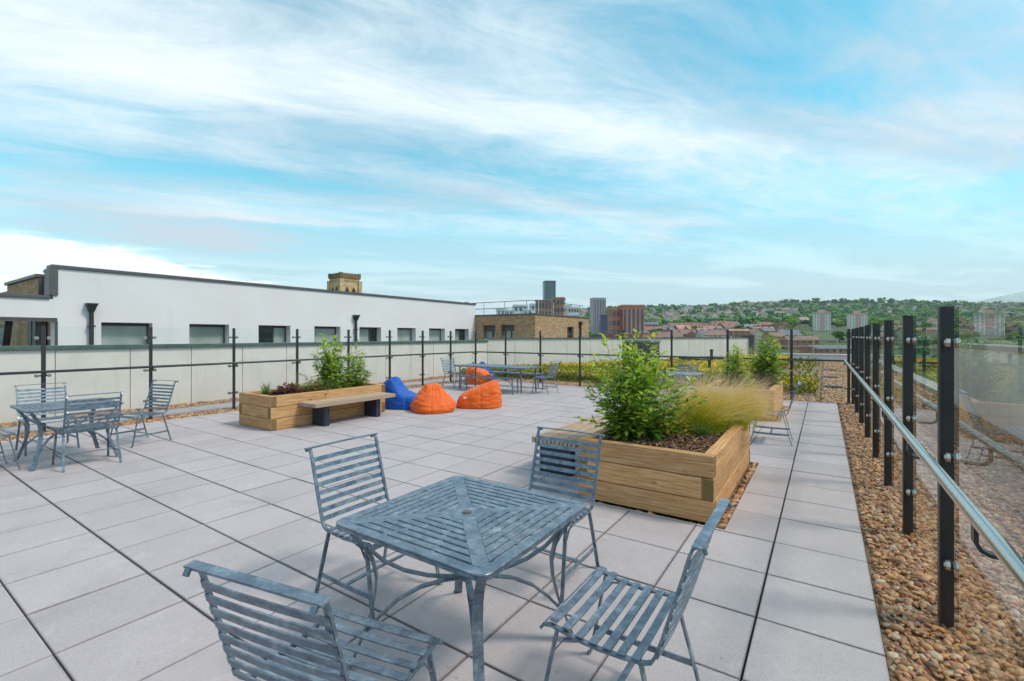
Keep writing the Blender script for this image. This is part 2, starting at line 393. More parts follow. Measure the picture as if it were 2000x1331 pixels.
M['roofmem'] = plain('roof_membrane', (.22,.22,.225), .75, 0, .2, 1.5, obj=False)
M['kerb'] = plain('kerb_concrete', (.42,.42,.42), .75, 0, .15, 3, obj=False, bump=.2)
def leafmat(name, stops, isl=True, transl=.35, rough=.45):
    t = NT(name); src = t.isl() if isl else t.rnd()
    k = t.ramp(src, stops); n = t.noise(t.coord('World'), 3.0, 3); k = t.mix(t.step(n,.4,.7,0,.35), k, tuple(x*.55 for x in stops[0][1]))
    at = t.new('ShaderNodeAttribute', attribute_name='t'); k = t.mix(at.outputs['Fac'], k, tuple(min(1,x*1.5) for x in stops[-1][1]))
    t.fin(k, rough, 0, .35)
    tl = t.new('ShaderNodeBsdfTranslucent'); t.set(tl.inputs[0], t.mix(1.0, k, (1.25,1.45,.6), 'MULTIPLY'))
    mx = t.new('ShaderNodeMixShader'); mx.inputs[0].default_value = transl
    t.l.new(t.b.outputs[0], mx.inputs[1]); t.l.new(tl.outputs[0], mx.inputs[2]); t.l.new(mx.outputs[0], t.out.inputs['Surface'])
    return t.m
G_STOPS = [(0,(.055,.135,.018)),(.35,(.14,.26,.022)),(.65,(.24,.39,.028)),(.9,(.38,.48,.045)),(1,(.44,.50,.07))]
M['leaf'] = leafmat('shrub_leaf', G_STOPS); M['leaf_obj'] = leafmat('shrub_leaf_single', G_STOPS, False)
L_STOPS = [(0,(.10,.18,.03)),(.5,(.21,.33,.045)),(1,(.37,.45,.09))]
M['leaf_light'] = leafmat('light_leaf', L_STOPS)
M['leaf_gold'] = leafmat('golden_leaf', [(0,(.42,.36,.03)),(.5,(.62,.54,.05)),(1,(.75,.66,.10))])
M['leaf_red'] = leafmat('bronze_leaf', [(0,(.09,.028,.03)),(.5,(.16,.05,.05)),(1,(.25,.10,.085))])
M['leaf_olive'] = leafmat('olive_leaf', [(0,(.13,.12,.03)),(.5,(.24,.19,.05)),(1,(.30,.27,.07))])
M['stem'] = plain('plant_stem', (.13,.10,.045), .7)
def blademat(name, stops):
    t = NT(name); at = t.new('ShaderNodeAttribute', attribute_name='t'); j = t.math('ADD', at.outputs['Fac'], t.math('MULTIPLY', t.math('SUBTRACT', t.isl(), .5), .28), clamp=True)
    k = t.ramp(j, stops); t.fin(k, .55, 0, .3)
    tl = t.new('ShaderNodeBsdfTranslucent'); t.set(tl.inputs[0], k); mx = t.new('ShaderNodeMixShader'); mx.inputs[0].default_value = .4
    t.l.new(t.b.outputs[0], mx.inputs[1]); t.l.new(tl.outputs[0], mx.inputs[2]); t.l.new(mx.outputs[0], t.out.inputs['Surface']); return t.m
M['blade'] = blademat('feather_grass', [(0,(.20,.32,.015)),(.30,(.50,.56,.02)),(.54,(.74,.64,.04)),(.74,(.88,.60,.33)),(1,(.92,.62,.52))])
M['sedge'] = blademat('sedge', [(0,(.05,.12,.02)),(.6,(.16,.27,.05)),(1,(.36,.40,.14))])
M['soil'] = plain('soil', (.055,.034,.02), .95, 0, .4, 20, obj=False, bump=.6)
t = NT('bark'); M['bark'] = t.fin(t.ramp(t.isl(), [(0,(.06,.028,.014)),(.4,(.16,.075,.038)),(.75,(.27,.145,.08)),(1,(.42,.29,.19))]), .85)
def fabric(name, a_, b_):
    t = NT(name); c = t.coord('Object', rnd=2.0); n = t.noise(c, 3, 4); w_ = t.noise(c, 260, 2)
    t.bump(w_, .15, .002); t.b.inputs['Sheen Weight'].default_value = .1
    return t.fin(t.ramp(n, [(.3,a_),(.7,b_)]), .62, 0, .35)
M['orange'] = fabric('orange_fabric', (.72,.105,.008), (.84,.14,.012)); M['blue'] = fabric('blue_fabric', (.004,.065,.33), (.008,.10,.46))
M['patch'] = plain('label_fabric', (.75,.72,.70), .7)

# ================================================================== the roof: deck, edge, paving, gravel
m = MB().box(-13.6, 3.1, -5, 38.6, -.60, -.085); rd = m.build('roof', M['roofmem']); tag(rd, kind='structure')
m = MB().box(-13.5, 3.05, -4.9, 38.5, -19, -.601); tag(m.build('terrace_building', M['brick_buff']), 'lower storeys of the building that carries the roof terrace', 'building')
m = MB().box(2.66, 3.1, 15.6, 38.6, -.085, .10); tag(m.build('roof_kerb', M['kerb'], bevel=.008), kind='structure')
m = MB().box(-5.2, 2.65, 38.1, 38.6, -.085, .34).box(-5.2, 2.65, 38.0, 38.7, .342, .40); tag(m.build('roof_end_kerb', M['white']), kind='structure')

PLANTERS = {'front': (-2.10, -.80, 4.35, 6.75), 'far': (-2.10, -.80, 10.28, 12.62)}
CUTS = [(-2.13, -.705, 4.31, 6.83), (-2.13, -.705, 10.24, 12.70)]
bed = MB().box(-10.76, .268, -2.33, 13.88, -.084, -.046).build('paving', plain('joint_bed', (.03,.027,.025), .95, obj=False)); tag(bed, kind='structure')
def paver_mesh(x0, x1, y0, y1): return MB().box(x0, x1, y0, y1, -.042, 0).mesh('paver', M['paver'], bevel=.003)
base_paver = paver_mesh(-.5, .5, -.5, .5)
base_paver = MB().box(-.3, .3, -.3, .3, -.042, 0).mesh('paver', M['paver'], bevel=.003)
cols = [(.266-.6*(i+1), .266-.6*i) for i in range(18)]+[(-10.745, .266-.6*18)]
rows = [(3.077+.6*(j-9), 3.077+.6*(j-8)) for j in range(27)]
rg = random.Random(5)
gx = [rg.choice([.008,.009,.010,.011]) for _ in range(20)]; gy = [rg.choice([.008,.009,.010,.011]) for _ in range(28)]
gx[1] = .012; gx[0] = .004; gy[6] = .013; gy[7] = .013; gy[8] = .011; gy[9] = .012
def sub_rect(r, c):
    x0,x1,y0,y1 = r; a0,a1,b0,b1 = c
    if a0 >= x1 or a1 <= x0 or b0 >= y1 or b1 <= y0: return [r]
    out = []
    if a0 > x0: out.append((x0,a0,y0,y1))
    if a1 < x1: out.append((a1,x1,y0,y1))
    X0, X1 = max(x0,a0), min(x1,a1)
    if b0 > y0: out.append((X0,X1,y0,b0))
    if b1 < y1: out.append((X0,X1,b1,y1))
    return [q for q in out if q[1]-q[0] > .015 and q[3]-q[2] > .015]
tiles = []
for i, (x0, x1) in enumerate(cols):
    for j, (y0, y1) in enumerate(rows):
        r = (x0+gx[i+1]/2, x1-gx[i]/2, y0+gy[j]/2, y1-gy[j+1]/2)
        rs = [r]
        for c in CUTS: rs = [q for p in rs for q in sub_rect(p, c)]
        if not rs: continue
        cx, cy = (x0+x1)/2, (y0+y1)/2
        d = cy*.83-cx*.558; la = cx*.83+cy*.558
        seen = d > .9 and abs(la/d) < 1.16 and 1.66/d*907 < 760
        tiles.append((d if seen else 100+math.hypot(cx,cy), r, rs, cx, cy))
tiles.sort(key=lambda q: q[0])
rest = MB()
for n, (d, r, rs, cx, cy) in enumerate(tiles):
    zj = rg.uniform(-.0016, .0016)
    if n < 296:
        if len(rs) == 1 and rs[0] == r:
            link('paver', base_paver, bed, ((r[0]+r[1])/2, (r[2]+r[3])/2, zj), (rg.uniform(-.0016,.0016), rg.uniform(-.0016,.0016), 0), ((r[1]-r[0])/.6, (r[3]-r[2])/.6, 1))
        else:
            mb = MB()
            for q in rs: mb.box(q[0], q[1], q[2], q[3], -.042, zj)
            mb.build('paver', M['paver_cut'], bed)
    else:
        for q in rs: rest.box(q[0], q[1], q[2], q[3], -.042, zj)
tag(rest.build('paver_field', M['paver_cut'], bed), kind='stuff')
# strip of slabs between the left balustrade and the parapet
walk = MB().box(-12.32, -11.38, -2.33, 17.0, -.084, -.046).build('walkway', M['black']); tag(walk, kind='structure')
wm = MB().box(-.465, .465, -.297, .297, -.042, 0).mesh('slab', M['paver'], bevel=.003)
for j in range(31): link('slab', wm, walk, (-11.85, -1.6+.6*j, rg.uniform(-.002,.002)))

# ---- gravel
def gravel(name, rects, dens, size, ico_, ztop=-.010, bedz=-.05, flat=.62):
    V = []; F = []; o = 0; bv, bf = ico_
    for (x0,x1,y0,y1) in rects:
        n = int((x1-x0)*(y1-y0)*dens)
        if n < 1: continue
        T = np.stack([RNG.uniform(x0+size*.75,x1-size*.6,n), RNG.uniform(y0+size*.4,y1-size*.4,n), RNG.uniform(bedz+size*.12, ztop, n)], -1)
        s = size*np.clip(RNG.lognormal(0,.40,n),.4,1.9)*.5
        S = np.zeros((n,3,3)); S[:,0,0] = s*RNG.uniform(1.0,1.55,n); S[:,1,1] = s*RNG.uniform(.75,1.05,n); S[:,2,2] = s*RNG.uniform(.5,.8,n)
        Rm = rotz(RNG.uniform(0,6.3,n)) @ rotx(RNG.normal(0,.35,n)) @ roty(RNG.normal(0,.35,n)) @ S
        v, f = scatter(bv, bf, Rm, T); v = v+0; v[:,2] = np.maximum(v[:,2], bedz-.02)
        V.append(v); F.append(f+o); o += len(v)
    ob = link(name, tri_mesh(name, np.concatenate(V), np.concatenate(F), M['pebble'], True)); return tag(ob, kind='stuff')
def sheet(name, rects, z, mat_):
    mb = MB()
    for (x0,x1,y0,y1) in rects: mb.box(x0,x1,y0,y1,-.084,z)
    return tag(mb.build(name, mat_), kind='structure')
sheet('gravel_bed', [(.272,2.65,-5,13.88),(-.1,2.65,13.89,38),(-10.72,-.1,13.89,15.0)], -.035, M['gravelbed'])
sheet('gravel_bed', [(-13.08,-12.325,-3,17.0),(-11.375,-10.765,-3,13.88)], -.035, M['gravelbed'])
sheet('gravel_bed', [(-2.125,-.71,4.315,6.825),(-2.125,-.71,10.245,12.695)], -.03, M['gravelbed'])
gravel('gravel', [(.275,1.3,1.2,3.4)], 2900, .029, ICO2)
gravel('gravel', [(.275,1.3,3.4,7.0)], 2500, .029, ICO2)
gravel('gravel', [(.275,1.3,-.6,1.2),(.275,1.3,7.0,13.9),(1.3,2.65,4,13.9)], 1500, .035, ICO1)
gravel('gravel', [(-.1,2.65,13.9,24),(-10.74,-.1,13.9,15.0)], 520, .052, ICO1)
gravel('gravel', [(-.1,2.65,24,38)], 160, .07, ICO1)
gravel('gravel', [(-13.08,-12.325,-1,17.0),(-11.375,-10.765,-1,13.88)], 560, .05, ICO1)
gravel('gravel', [(-.795,-.71,4.315,6.82),(-2.12,-.71,4.315,4.345),(-.795,-.71,10.25,12.69),(-2.12,-.8,10.245,10.275)], 1700, .036, ICO2)
for k, (x, y, a, b) in enumerate([(.25,18.2,.55,.42),(.2,22.4,.6,.42),(.26,27.0,.6,.5)]):
    mb = MB().box(-a/2,a/2,-b/2,b/2,-.05,.03)
    for q in range(5): mb.box(-a/2+.05,a/2-.05,-b/2+.05+q*.075,-b/2+.085+q*.075,.031,.042)
    tag(mb.build('drain_cover', M['coping'], loc=(x,y,0)), ['dark drain cover in the gravel, first past the balustrade corner', 'dark drain cover in the gravel, middle one of three', 'dark drain cover in the gravel, furthest along the strip'][k], 'drain cover', 'drain covers in the gravel strip')

# ================================================================== parapets round the roof
def parapet(name, label, p0, p1, z1, thick, joints, capw, capmat, cap_h=.085):
    """clad wall from p0 to p1 whose terrace face lies on that line; joints are distances along it"""
    d = Vector((p1[0]-p0[0], p1[1]-p0[1], 0)); L = d.length; a = math.atan2(d.y, d.x)
    root = empty(name, label, 'parapet', (p0[0], p0[1], 0), a)
    MB().box(0, L, .02, thick, -.5, z1).build('wall', M['white'], root)
    js = [0]+joints+[L]
    for q0, q1 in zip(js[:-1], js[1:]):
        MB().box(q0+.008, q1-.008, -.012, .019, -.08, z1-.002).build('panel', M['panel'], root, bevel=.002)
    n = max(1, round(L/3.0))
    for k in range(n):
        MB().box(L*k/n+.003, L*(k+1)/n-.003, -.07, capw, z1, z1+cap_h).build('coping', capmat, root, bevel=.006)
    return root
# left: terrace face at X=-13.1 looking +X  (running from far to near so that the back lies at -X)
jl = [21.0-y for y in [17.55,16.3,15.06,13.8,12.57,11.33,10.09,8.85,7.62,6.38,5.15,3.92,2.68,1.44,.2,-1.04]]
parapet('parapet', 'long pale clad parapet under a dark green coping before the white wall', (-13.1, -5.0), (-13.1, 17.4), 1.37, .35,
        sorted([y+5.0 for y in [-3.5,-2.3,-1.04,.2,1.44,2.68,3.92,5.15,6.38,7.62,8.85,10.09,11.33,12.57,13.8,15.06,16.3]]), .40, M['copinggreen'])
parapet('parapet', 'white clad parapet behind the yellow sedum bed, below the brick building', (-13.1, 17.42), (-4.3, 36.4), 1.50, .3,
        [1.5,3.1,4.7,6.3,7.9,9.5,11.1,12.7,14.3,15.9,17.5,19.1], .34, M['coping'], .055)
parapet('parapet', 'pale clad parapet on the open side, seen through the last glass panels', (2.66, 15.5), (2.66, -5.0), 1.39, .35,
        [1.2*k+.5 for k in range(17)], .40, M['coping'])
tag(MB().box(-4.75,-4.05,36.2,36.75,-.3,1.62).box(-4.8,-4.0,36.15,36.8,1.62,1.70).build('wall_pier', M['coping'], bevel=.01), 'dark square pier closing the white parapet at its far end', 'pier')

# ================================================================== white building
def wall_y(mb, x0, x1, y0, y1, z0, z1, ops, m=0):
    """wall running along Y with openings (ya, yb, za, zb)"""
    y = y0
    for (a, b, c, d) in sorted(ops):
        if a > y: mb.box(x0,x1,y,a,z0,z1,m)
        mb.box(x0,x1,a,b,z0,c,m); mb.box(x0,x1,a,b,d,z1,m); y = b
    if y1 > y: mb.box(x0,x1,y,y1,z0,z1,m)
def wall_x(mb, y0, y1, x0, x1, z0, z1, ops, m=0):
    x = x0
    for (a, b, c, d) in sorted(ops):
        if a > x: mb.box(x,a,y0,y1,z0,z1,m)
        mb.box(a,b,y0,y1,z0,c,m); mb.box(a,b,y0,y1,d,z1,m); x = b
    if x1 > x: mb.box(x,x1,y0,y1,z0,z1,m)
wb = empty('white_building', 'long white rendered building with a row of low windows and grey roof edge', 'building', (-17, 3.4, -1))
wb_off = Vector((17, -3.4, 1))
WIN = [(2.27,3.47)]+[(a, a+1.21) for a in (4.43,6.63,8.84,11.06,13.24,15.43,17.59,19.63)]
mb = MB(); wall_y(mb, -17.4, -17, 3.44, 21.42, -1, 3.46, [(a,b,.85,2.04) for a,b in WIN[1:]]+[(3.44,3.47,.85,2.04)])
wall_y(mb, -17.4, -17, -5, 3.439, -1, 2.63, [(2.27,3.439,.85,2.04)])
mb.build('wall', M['white'], wb, loc=wb_off)
MB().box(-17.46,-16.95,3.40,21.47,3.461,3.55).box(-17.46,-16.95,3.36,3.53,2.735,3.459).build('coping', M['coping'], wb, bevel=.008, loc=wb_off)
MB().box(-17.46,-16.95,-5,3.38,2.631,2.72).build('coping', M['coping'], wb, bevel=.008, loc=wb_off)
MB().box(-26,-17.42,3.6,21.3,2.9,3.2).box(-26,-25.6,3.6,21.3,-1,2.89).box(-25.5,-17.42,20.9,21.3,-1,2.89).box(-25.5,-17.42,3.75,4.1,-1,2.89).build('roof', M['roofmem'], wb, loc=wb_off)
for i, (a, b) in enumerate(WIN[1:]):
    f = MB(); X = -17.30
    f.box(X-.05,X,a,a+.05,.85,2.04).box(X-.05,X,b-.05,b,.85,2.04).box(X-.05,X,a+.05,b-.05,1.95,2.04).box(X-.05,X,a+.05,b-.05,.85,.92)
    dark = {2:(0,.58), 4:(.64,1), 7:(.6,1)}.get(i)
    mid = None
    if dark: mid = a+(b-a)*(dark[0] if dark[0] else dark[1]); f.box(X-.05,X,mid-.025,mid+.025,.92,1.95)
    w_ = f.build('window', M['frame'], wb, loc=wb_off)
    ps = [(a+.05,b-.05,False)] if not dark else [(a+.05,mid-.025,dark[0]==0),(mid+.025,b-.05,dark[0]!=0)]
    for (p, q, dk) in ps:
        MB().box(X-.04,X-.02,p,q,.92,1.95).build('pane', M['darkpane'] if dk else M['pane'], w_)
for (y, zt) in ((4.20, 2.56), (13.0, 2.56)):
    dp = MB().tube([(-16.92,y,-1),(-16.92,y,zt-.2)], .052, 12)
    dp.add([(-17,y-.05,zt-.24),(-16.86,y-.05,zt-.24),(-16.86,y+.05,zt-.24),(-17,y+.05,zt-.24),(-17,y-.11,zt-.03),(-16.80,y-.11,zt-.03),(-16.80,y+.11,zt-.03),(-17,y+.11,zt-.03)],
           [(3,2,1,0),(4,5,6,7),(0,1,5,4),(1,2,6,5),(2,3,7,6),(3,0,4,7)])
    dp.box(-17,-16.79,y-.125,y+.125,zt-.03,zt)
    for zc in (1.9, .9): dp.box(-16.995,-16.86,y-.075,y+.075,zc,zc+.045)
    dp.build('downpipe', M['downpipe'], wb, loc=wb_off)
MB().box(-17.40,-16.985,2.22,3.52,2.041,2.13).box(-17.39,-16.985,3.472,3.53,.85,2.04).build('opening_trim', M['frame'], wb, loc=wb_off)

# brick stair house rising behind the left end of the white wall
bh = empty('brick_penthouse', 'buff brick rooftop block behind the stepped end of the white wall', 'building', (-20, 4, -1))
bo = Vector((20,-4,1))
mb = MB(); wall_x(mb, 3.34, 3.5, -26, -18.0, -1, 2.6, [(-24.3,-21.9,.9,2.0)]); mb.box(-21.8,-18.0,3.34,3.5,2.601,3.27); mb.box(-21.8,-18.45,3.505,7.0,-1,3.2)
mb.build('wall', M['brick_buff'], bh, loc=bo)
MB().box(-21.86,-17.95,3.28,7.05,3.271,3.36).build('coping', M['coping'], bh, bevel=.006, loc=bo)
MB().box(-17.998,-17.97,3.345,3.495,-1,3.265).build('corner_panel', M['coping'], bh, loc=bo)
wd = MB().box(-24.3,-21.9,3.40,3.45,.9,.96).box(-24.3,-21.9,3.40,3.45,1.94,2.0).box(-24.3,-24.24,3.40,3.45,.96,1.94).box(-21.96,-21.9,3.40,3.45,.96,1.94).build('window', M['downpipe'], bh, loc=bo)
for q in range(4): MB().box(-24.23,-21.97,3.42,3.44,.97+.245*q,1.19+.245*q).build('pane', M['teal'], wd)
MB().box(-24.4,-21.75,3.20,3.338,.78,.90).build('sill', M['downpipe'], bh, loc=bo)
MB().bar([(-20.9,3.1,.5),(-19.9,3.1,2.35)], .16, .12, (0,1,0)).build('brace', M['downpipe'], bh, loc=bo)
MB().box(-18.9,-18.0,3.29,3.338,-1,2.3).box(-18.45,-18.38,3.27,3.289,-1,2.3).build('door', M['frame'], bh, loc=bo)
b2 = MB().box(-18.33,-17.5,3.53,4.5,-1,3.44); t2 = empty('brick_chimney', 'small buff brick chimney block tucked beside the white wall step', 'chimney', (-18.1,5.1,3.2))
b2.build('stack', M['brick_buff'], t2, loc=(18.1,-5.1,-3.2)); MB().box(-18.37,-17.48,3.51,4.54,3.441,3.51).build('coping', M['coping'], t2, loc=(18.1,-5.1,-3.2))

# brick building beyond the corner of the roof
br = empty('brick_building', 'low brown brick building with two front windows and a railed roof', 'building', (-18, 24, -2)); bo = Vector((18,-24,2))
fw = [(-16.42,-15.55,.3,2.25),(-15.15,-14.25,.3,2.25)]; sw = [(25.2,26.05,.5,2.2)]
mb = MB(); wall_x(mb, 21.43, 21.75, -17.05, -12.9, -2, 2.80, fw); mb.build('wall', M['brick_buff'], br, loc=bo)
mb = MB(); wall_y(mb, -13.2, -12.9, 21.751, 28.3, -2, 2.80, sw); mb.box(-25.5,-13.25,22.3,28.3,-2,2.7)
pale = mb.build('wall', M['brick_pale'], br, loc=bo)
MB().box(-25.5,-12.85,21.39,28.35,2.801,2.87).build('coping', M['coping'], br, bevel=.006, loc=bo)
for (a,b,c,d) in fw:
    f = MB().box(a,a+.05,21.60,21.66,c,d).box(b-.05,b,21.60,21.66,c,d).box(a+.05,b-.05,21.60,21.66,d-.30,d).box(a+.05,b-.05,21.60,21.66,c,c+.06).box(a+.05+(b-a)*.55,a+.1+(b-a)*.55,21.60,21.66,c+.06,d-.30)
    w_ = f.build('window', M['frame'], br, loc=bo)
    MB().box(a+.05,b-.05,21.67,21.69,c,d).build('pane', M['pane'], w_)
for (a,b,c,d) in sw:
    f = MB().box(-13.10,-13.04,a,a+.05,c,d).box(-13.10,-13.04,b-.05,b,c,d).box(-13.10,-13.04,a+.05,b-.05,d-.06,d).box(-13.10,-13.04,a+.05,b-.05,c,c+.06).box(-13.10,-13.04,(a+b)/2-.03,(a+b)/2+.03,c+.06,d-.06).box(-13.10,-13.04,a+.05,(a+b)/2-.03,1.7,1.76).box(-13.10,-13.04,(a+b)/2+.03,b-.05,1.7,1.76)
    w_ = f.build('window', M['frame'], br, loc=bo); MB().box(-13.13,-13.11,a+.05,b-.05,c,d).build('pane', M['darkpane'], w_)
MB().tube([(-12.82,26.9,-2),(-12.82,26.9,2.35)], .055).box(-12.9,-12.72,26.78,27.02,2.35,2.55).build('downpipe', M['downpipe'], br, loc=bo)
tag(MB().box(-12.2,-9.4,28.6,31.5,-2,1.75).box(-9.39,-9.36,29.4,30.0,.9,1.5).build('brick_annexe', M['brick_red']), 'low red brick annexe at the end of the brown brick building', 'building')
rr = empty('roof_railing', 'thin metal safety railing round the roof of the brick building', 'railing', (-16, 23, 2.87)); ro = Vector((16,-23,-2.87))
for (x, y) in [(-16.8,22),(-15.3,22),(-13.8,22),(-13.2,22.3),(-13.2,24),(-13.2,25.8),(-13.2,27.6)]: MB().tube([(x,y,2.87),(x,y,3.62)], .024, 6).build('post', M['steel'], rr, loc=ro)
for z in (3.25, 3.62): MB().tube([(-25,22,z),(-13.6,22,z),(-13.2,22.35,z),(-13.2,28,z)], .02, 6).build('rail', M['darkrail'], rr, loc=ro)

# ================================================================== balustrades
def unit(p, q): d = Vector((q[0]-p[0], q[1]-p[1], 0)); return d.normalized()
PH = 1.83
disc = MB().tube([(-.030,0,0),(-.012,0,0)], .028, 14); disc.tube([(-.036,0,0),(-.030,0,0)], .015, 10)
disc.tube([(.012,0,0),(.030,0,0)], .028, 14)
def balustrade(name, label, posts, along, out, railmat, railoff, railz, brackets, skip_first=False, rail_pts=None):
    """posts: list of (x, y); local x = outwards, local y = along"""
    root = empty(name, label, 'balustrade', (posts[0][0], posts[0][1], 0))
    o0 = Vector((posts[0][0], posts[0][1], 0)); ang = math.atan2(out[1], out[0])
    pm = MB().box(-.027,.031,-.007,.007,-.04,PH).box(-.036,-.0272,-.030,.030,-.04,PH).box(-.075,.085,-.06,.06,-.05,-.038).mesh('post', M['darkpost'], bevel=.0015)
    cm = MB(); cm.add(disc.v, disc.f, 0); cm.box(-.010,.010,-.07,.012,-.012,.012,1)
    cmesh = cm.mesh('clamp', [M['steel'], M['black']])
    for p in posts[1:] if skip_first else posts:
        po = link('post', pm, root, Vector((p[0],p[1],0))-o0, (0,0,ang))
        for z in (.36, .97, 1.62):
            for s in (1, -1):
                link('clamp', cmesh, po, (.012, s*.078, z), (0,0,0) if s > 0 else (math.pi,0,0))
    for p, q in zip(posts[:-1], posts[1:]):
        d = Vector((q[0]-p[0], q[1]-p[1], 0)); L = d.length; u = d.normalized(); a = math.atan2(u.y,u.x)
        outv = Vector((out[0],out[1],0))
        g = MB().box(.022, L-.022, -.006, .006, .07, PH-.01).build('glass_panel', M['glass'], root, loc=Vector((p[0],p[1],0))-o0+outv*.012, rot=(0,0,a))
    if rail_pts:
        hr = MB().tube([Vector(p)-o0 for p in rail_pts], .0235, 14).build('handrail', railmat, root, smooth=True)
        for p in posts:
            if brackets == 'bent':
                c = Vector((p[0],p[1],0))-o0; ov = Vector((out[0],out[1],0)); zz_ = railz
                pts = [c+ov*railoff+Vector((0,0,zz_-.018)), c+ov*railoff+Vector((0,0,zz_-.085)), c+ov*(railoff+.012)+Vector((0,0,zz_-.108)), c+ov*(railoff+.035)+Vector((0,0,zz_-.12)), c+ov*(-.05)+Vector((0,0,zz_-.12))]
                MB().bar(pts, .04, .012, along+(0,) if isinstance(along, tuple) else along).build('bracket', M['darkpost'], hr)
            else:
                c = Vector((p[0],p[1],0))-o0; ov = Vector((out[0],out[1],0))
                MB().bar([c+ov*railoff+Vector((0,0,railz-.015)), c+ov*(railoff+.01)+Vector((0,0,railz-.05)), c+ov*(-.05)+Vector((0,0,railz-.06))], .03, .010, along+(0,)).build('bracket', M['darkpost'], hr)
    return root
YR = [3.64+1.48*k for k in range(-4, 8)]
balustrade('glass_balustrade', 'glass balustrade with stainless handrail along the gravel strip on the open side', [(.59,y) for y in YR], (0,1), (1,0), M['steel'], -.17, 1.055, 'bent', False,
           rail_pts=[(.42,-2.9,1.055),(.42,2,1.055),(.42,8,1.055),(.42,13.80,1.055)])
XB = [-11.15,-9.72,-8.24,-6.72,-5.22,-3.74,-2.22,-.70,.50]
balustrade('glass_balustrade', 'glass balustrade with rail in front of the yellow sedum bed', [(x,14.06) for x in XB], (1,0), (0,1), M['darkrail'], -.15, 1.045, 'short', True,
           rail_pts=[(-11.0,13.91,1.045),(-6,13.91,1.045),(.30,13.89,1.045),(.42,13.80,1.052)])
YL = [14.06,12.62,11.22,9.80,8.30,6.76,5.23,3.66,2.13,.6,-.93]
balustrade('glass_balustrade', 'long glass balustrade with dark rail before the pale parapet and white wall', [(-11.15,y) for y in YL], (0,1), (-1,0), M['darkrail'], -.15, 1.045, 'short', False,
           rail_pts=[(-11.0,-1.0,1.045),(-11.0,7,1.045),(-11.0,13.91,1.045)])

# ================================================================== metal chairs
def make_chair():
    root = empty('metal_chair')
    side = [(-.398,.905),(-.390,.922),(-.372,.927),(-.355,.915),(-.343,.885),(-.325,.82),(-.298,.73),(-.272,.64),(-.248,.56),(-.225,.49),(-.208,.458),(-.18,.445),(-.10,.436),(0,.431),(.10,.436),(.17,.447),(.215,.452),(.245,.444),(.260,.425)]
    for s in (-1, 1):
        MB().bar([(s*.262,y,z) for y,z in side], .020, .011).build('side_rail', M['metal'], root)
        fl = MB().bar([(s*.255,.185,.445),(s*.262,.215,.30),(s*.270,.25,.13),(s*.275,.275,.012),(s*.275,.292,.004)], .024, .010)
        fl.build('leg', M['metal'], root)
        rl = MB().bar([(s*.255,-.165,.44),(s*.262,-.195,.32),(s*.270,-.245,.13),(s*.275,-.275,.012),(s*.275,-.293,.004)], .024, .010)
        rl.build('leg', M['metal'], root)
        MB().bar([(s*.268,-.243,.155),(s*.268,0,.150),(s*.268,.243,.155)], .008, .026).build('stretcher', M['metal'], root)
        MB().bar([(s*.262,.19,.36),(s*.262,.15,.415),(s*.262,.09,.43)], .012, .006).build('corner_brace', M['metal'], root)
    MB().bar([(-.264,0,.150),(0,0,.155),(.264,0,.150)], .026, .008, (0,1,0)).build('stretcher', M['metal'], root)
    MB().bar([(-.285,-.372,.928),(0,-.374,.931),(.285,-.372,.928)], .036, .008, (0,.97,.1)).build('top_rail', M['metal'], root)
    import bisect
    def at(L, table):
        for (l0,p0),(l1,p1) in zip(table[:-1], table[1:]):
            if L <= l1: q = (L-l0)/(l1-l0); return (p0[0]+(p1[0]-p0[0])*q, p0[1]+(p1[1]-p0[1])*q), (p1[0]-p0[0], p1[1]-p0[1])
        return table[-1][1], (0,-1)
    acc = 0; table = [(0, side[3])]
    for p, q in zip(side[3:-1], side[4:]): acc += math.hypot(q[0]-p[0], q[1]-p[1]); table.append((acc, q))
    for L in [.065+.0535*k for k in range(8)]:
        (y, z), (ty, tz) = at(L, table); n = math.hypot(ty,tz)
        MB().bar([(-.268,y-tz/n*-.0*1,z),(-.09,y-.006,z),(.09,y-.006,z),(.268,y,z)], .029, .006, (0,ty/n,tz/n)).build('slat', M['metal'], root, loc=(0,.0085*tz/n*-1*-1,.0))
    for y in [-.150,-.092,-.034,.024,.082,.140,.198]:
        z = .4375+.18*max(0,y-.06)-.02*math.exp(-(y*7)**2)*0+ (.0 if abs(y) < .1 else .004)
        sl = (.1 if y > .09 else (-.08 if y < -.05 else 0))
        MB().bar([(-.268,y,z+.008),(-.09,y,z+.003),(.09,y,z+.003),(.268,y,z+.008)], .033, .006, (0,1,sl)).build('slat', M['metal'], root)
    MB().bar([(-.268,.252,.440),(.268,.252,.440)], .034, .007, (0,.6,-.8)).build('front_rail', M['metal'], root)
    return root
chair0 = make_chair(); used = False
def chair(x, y, rz, label, group):
    """x, y: middle of the feet; rz: heading (0 = faces +Y)"""
    global used
    c = chair0 if not used else copy_tree(chair0); used = True
    c.location = (x, y, 0); c.rotation_euler = (0, 0, R(rz)); return tag(c, label, 'chair', group)
FG = 'chairs round the table beside the big planter'
chair(-1.485, 1.08, 11.5, 'slatted metal chair with its slatted back towards us before the square table', FG)
chair(-2.405, 2.03, -90, 'slatted metal chair alone on the open paving side of the square table', FG)
chair(-1.62, 2.83, 180, 'slatted metal chair between the square table and the front of the big planter', FG)
chair(-.735, 1.965, 90, 'slatted metal chair seen from the side, between square table and gravel strip', FG)
LG = 'chairs round the table by the left balustrade'
chair(-7.93, 1.925, 88, 'metal chair with its back to the open paving at the table by the parapet', LG)
chair(-9.42, 1.85, -90, 'metal chair with its back to the balustrade, behind the table by the parapet', LG)
chair(-8.83, 2.77, 194, 'metal chair in front of a balustrade post, short of the bench planter', LG)
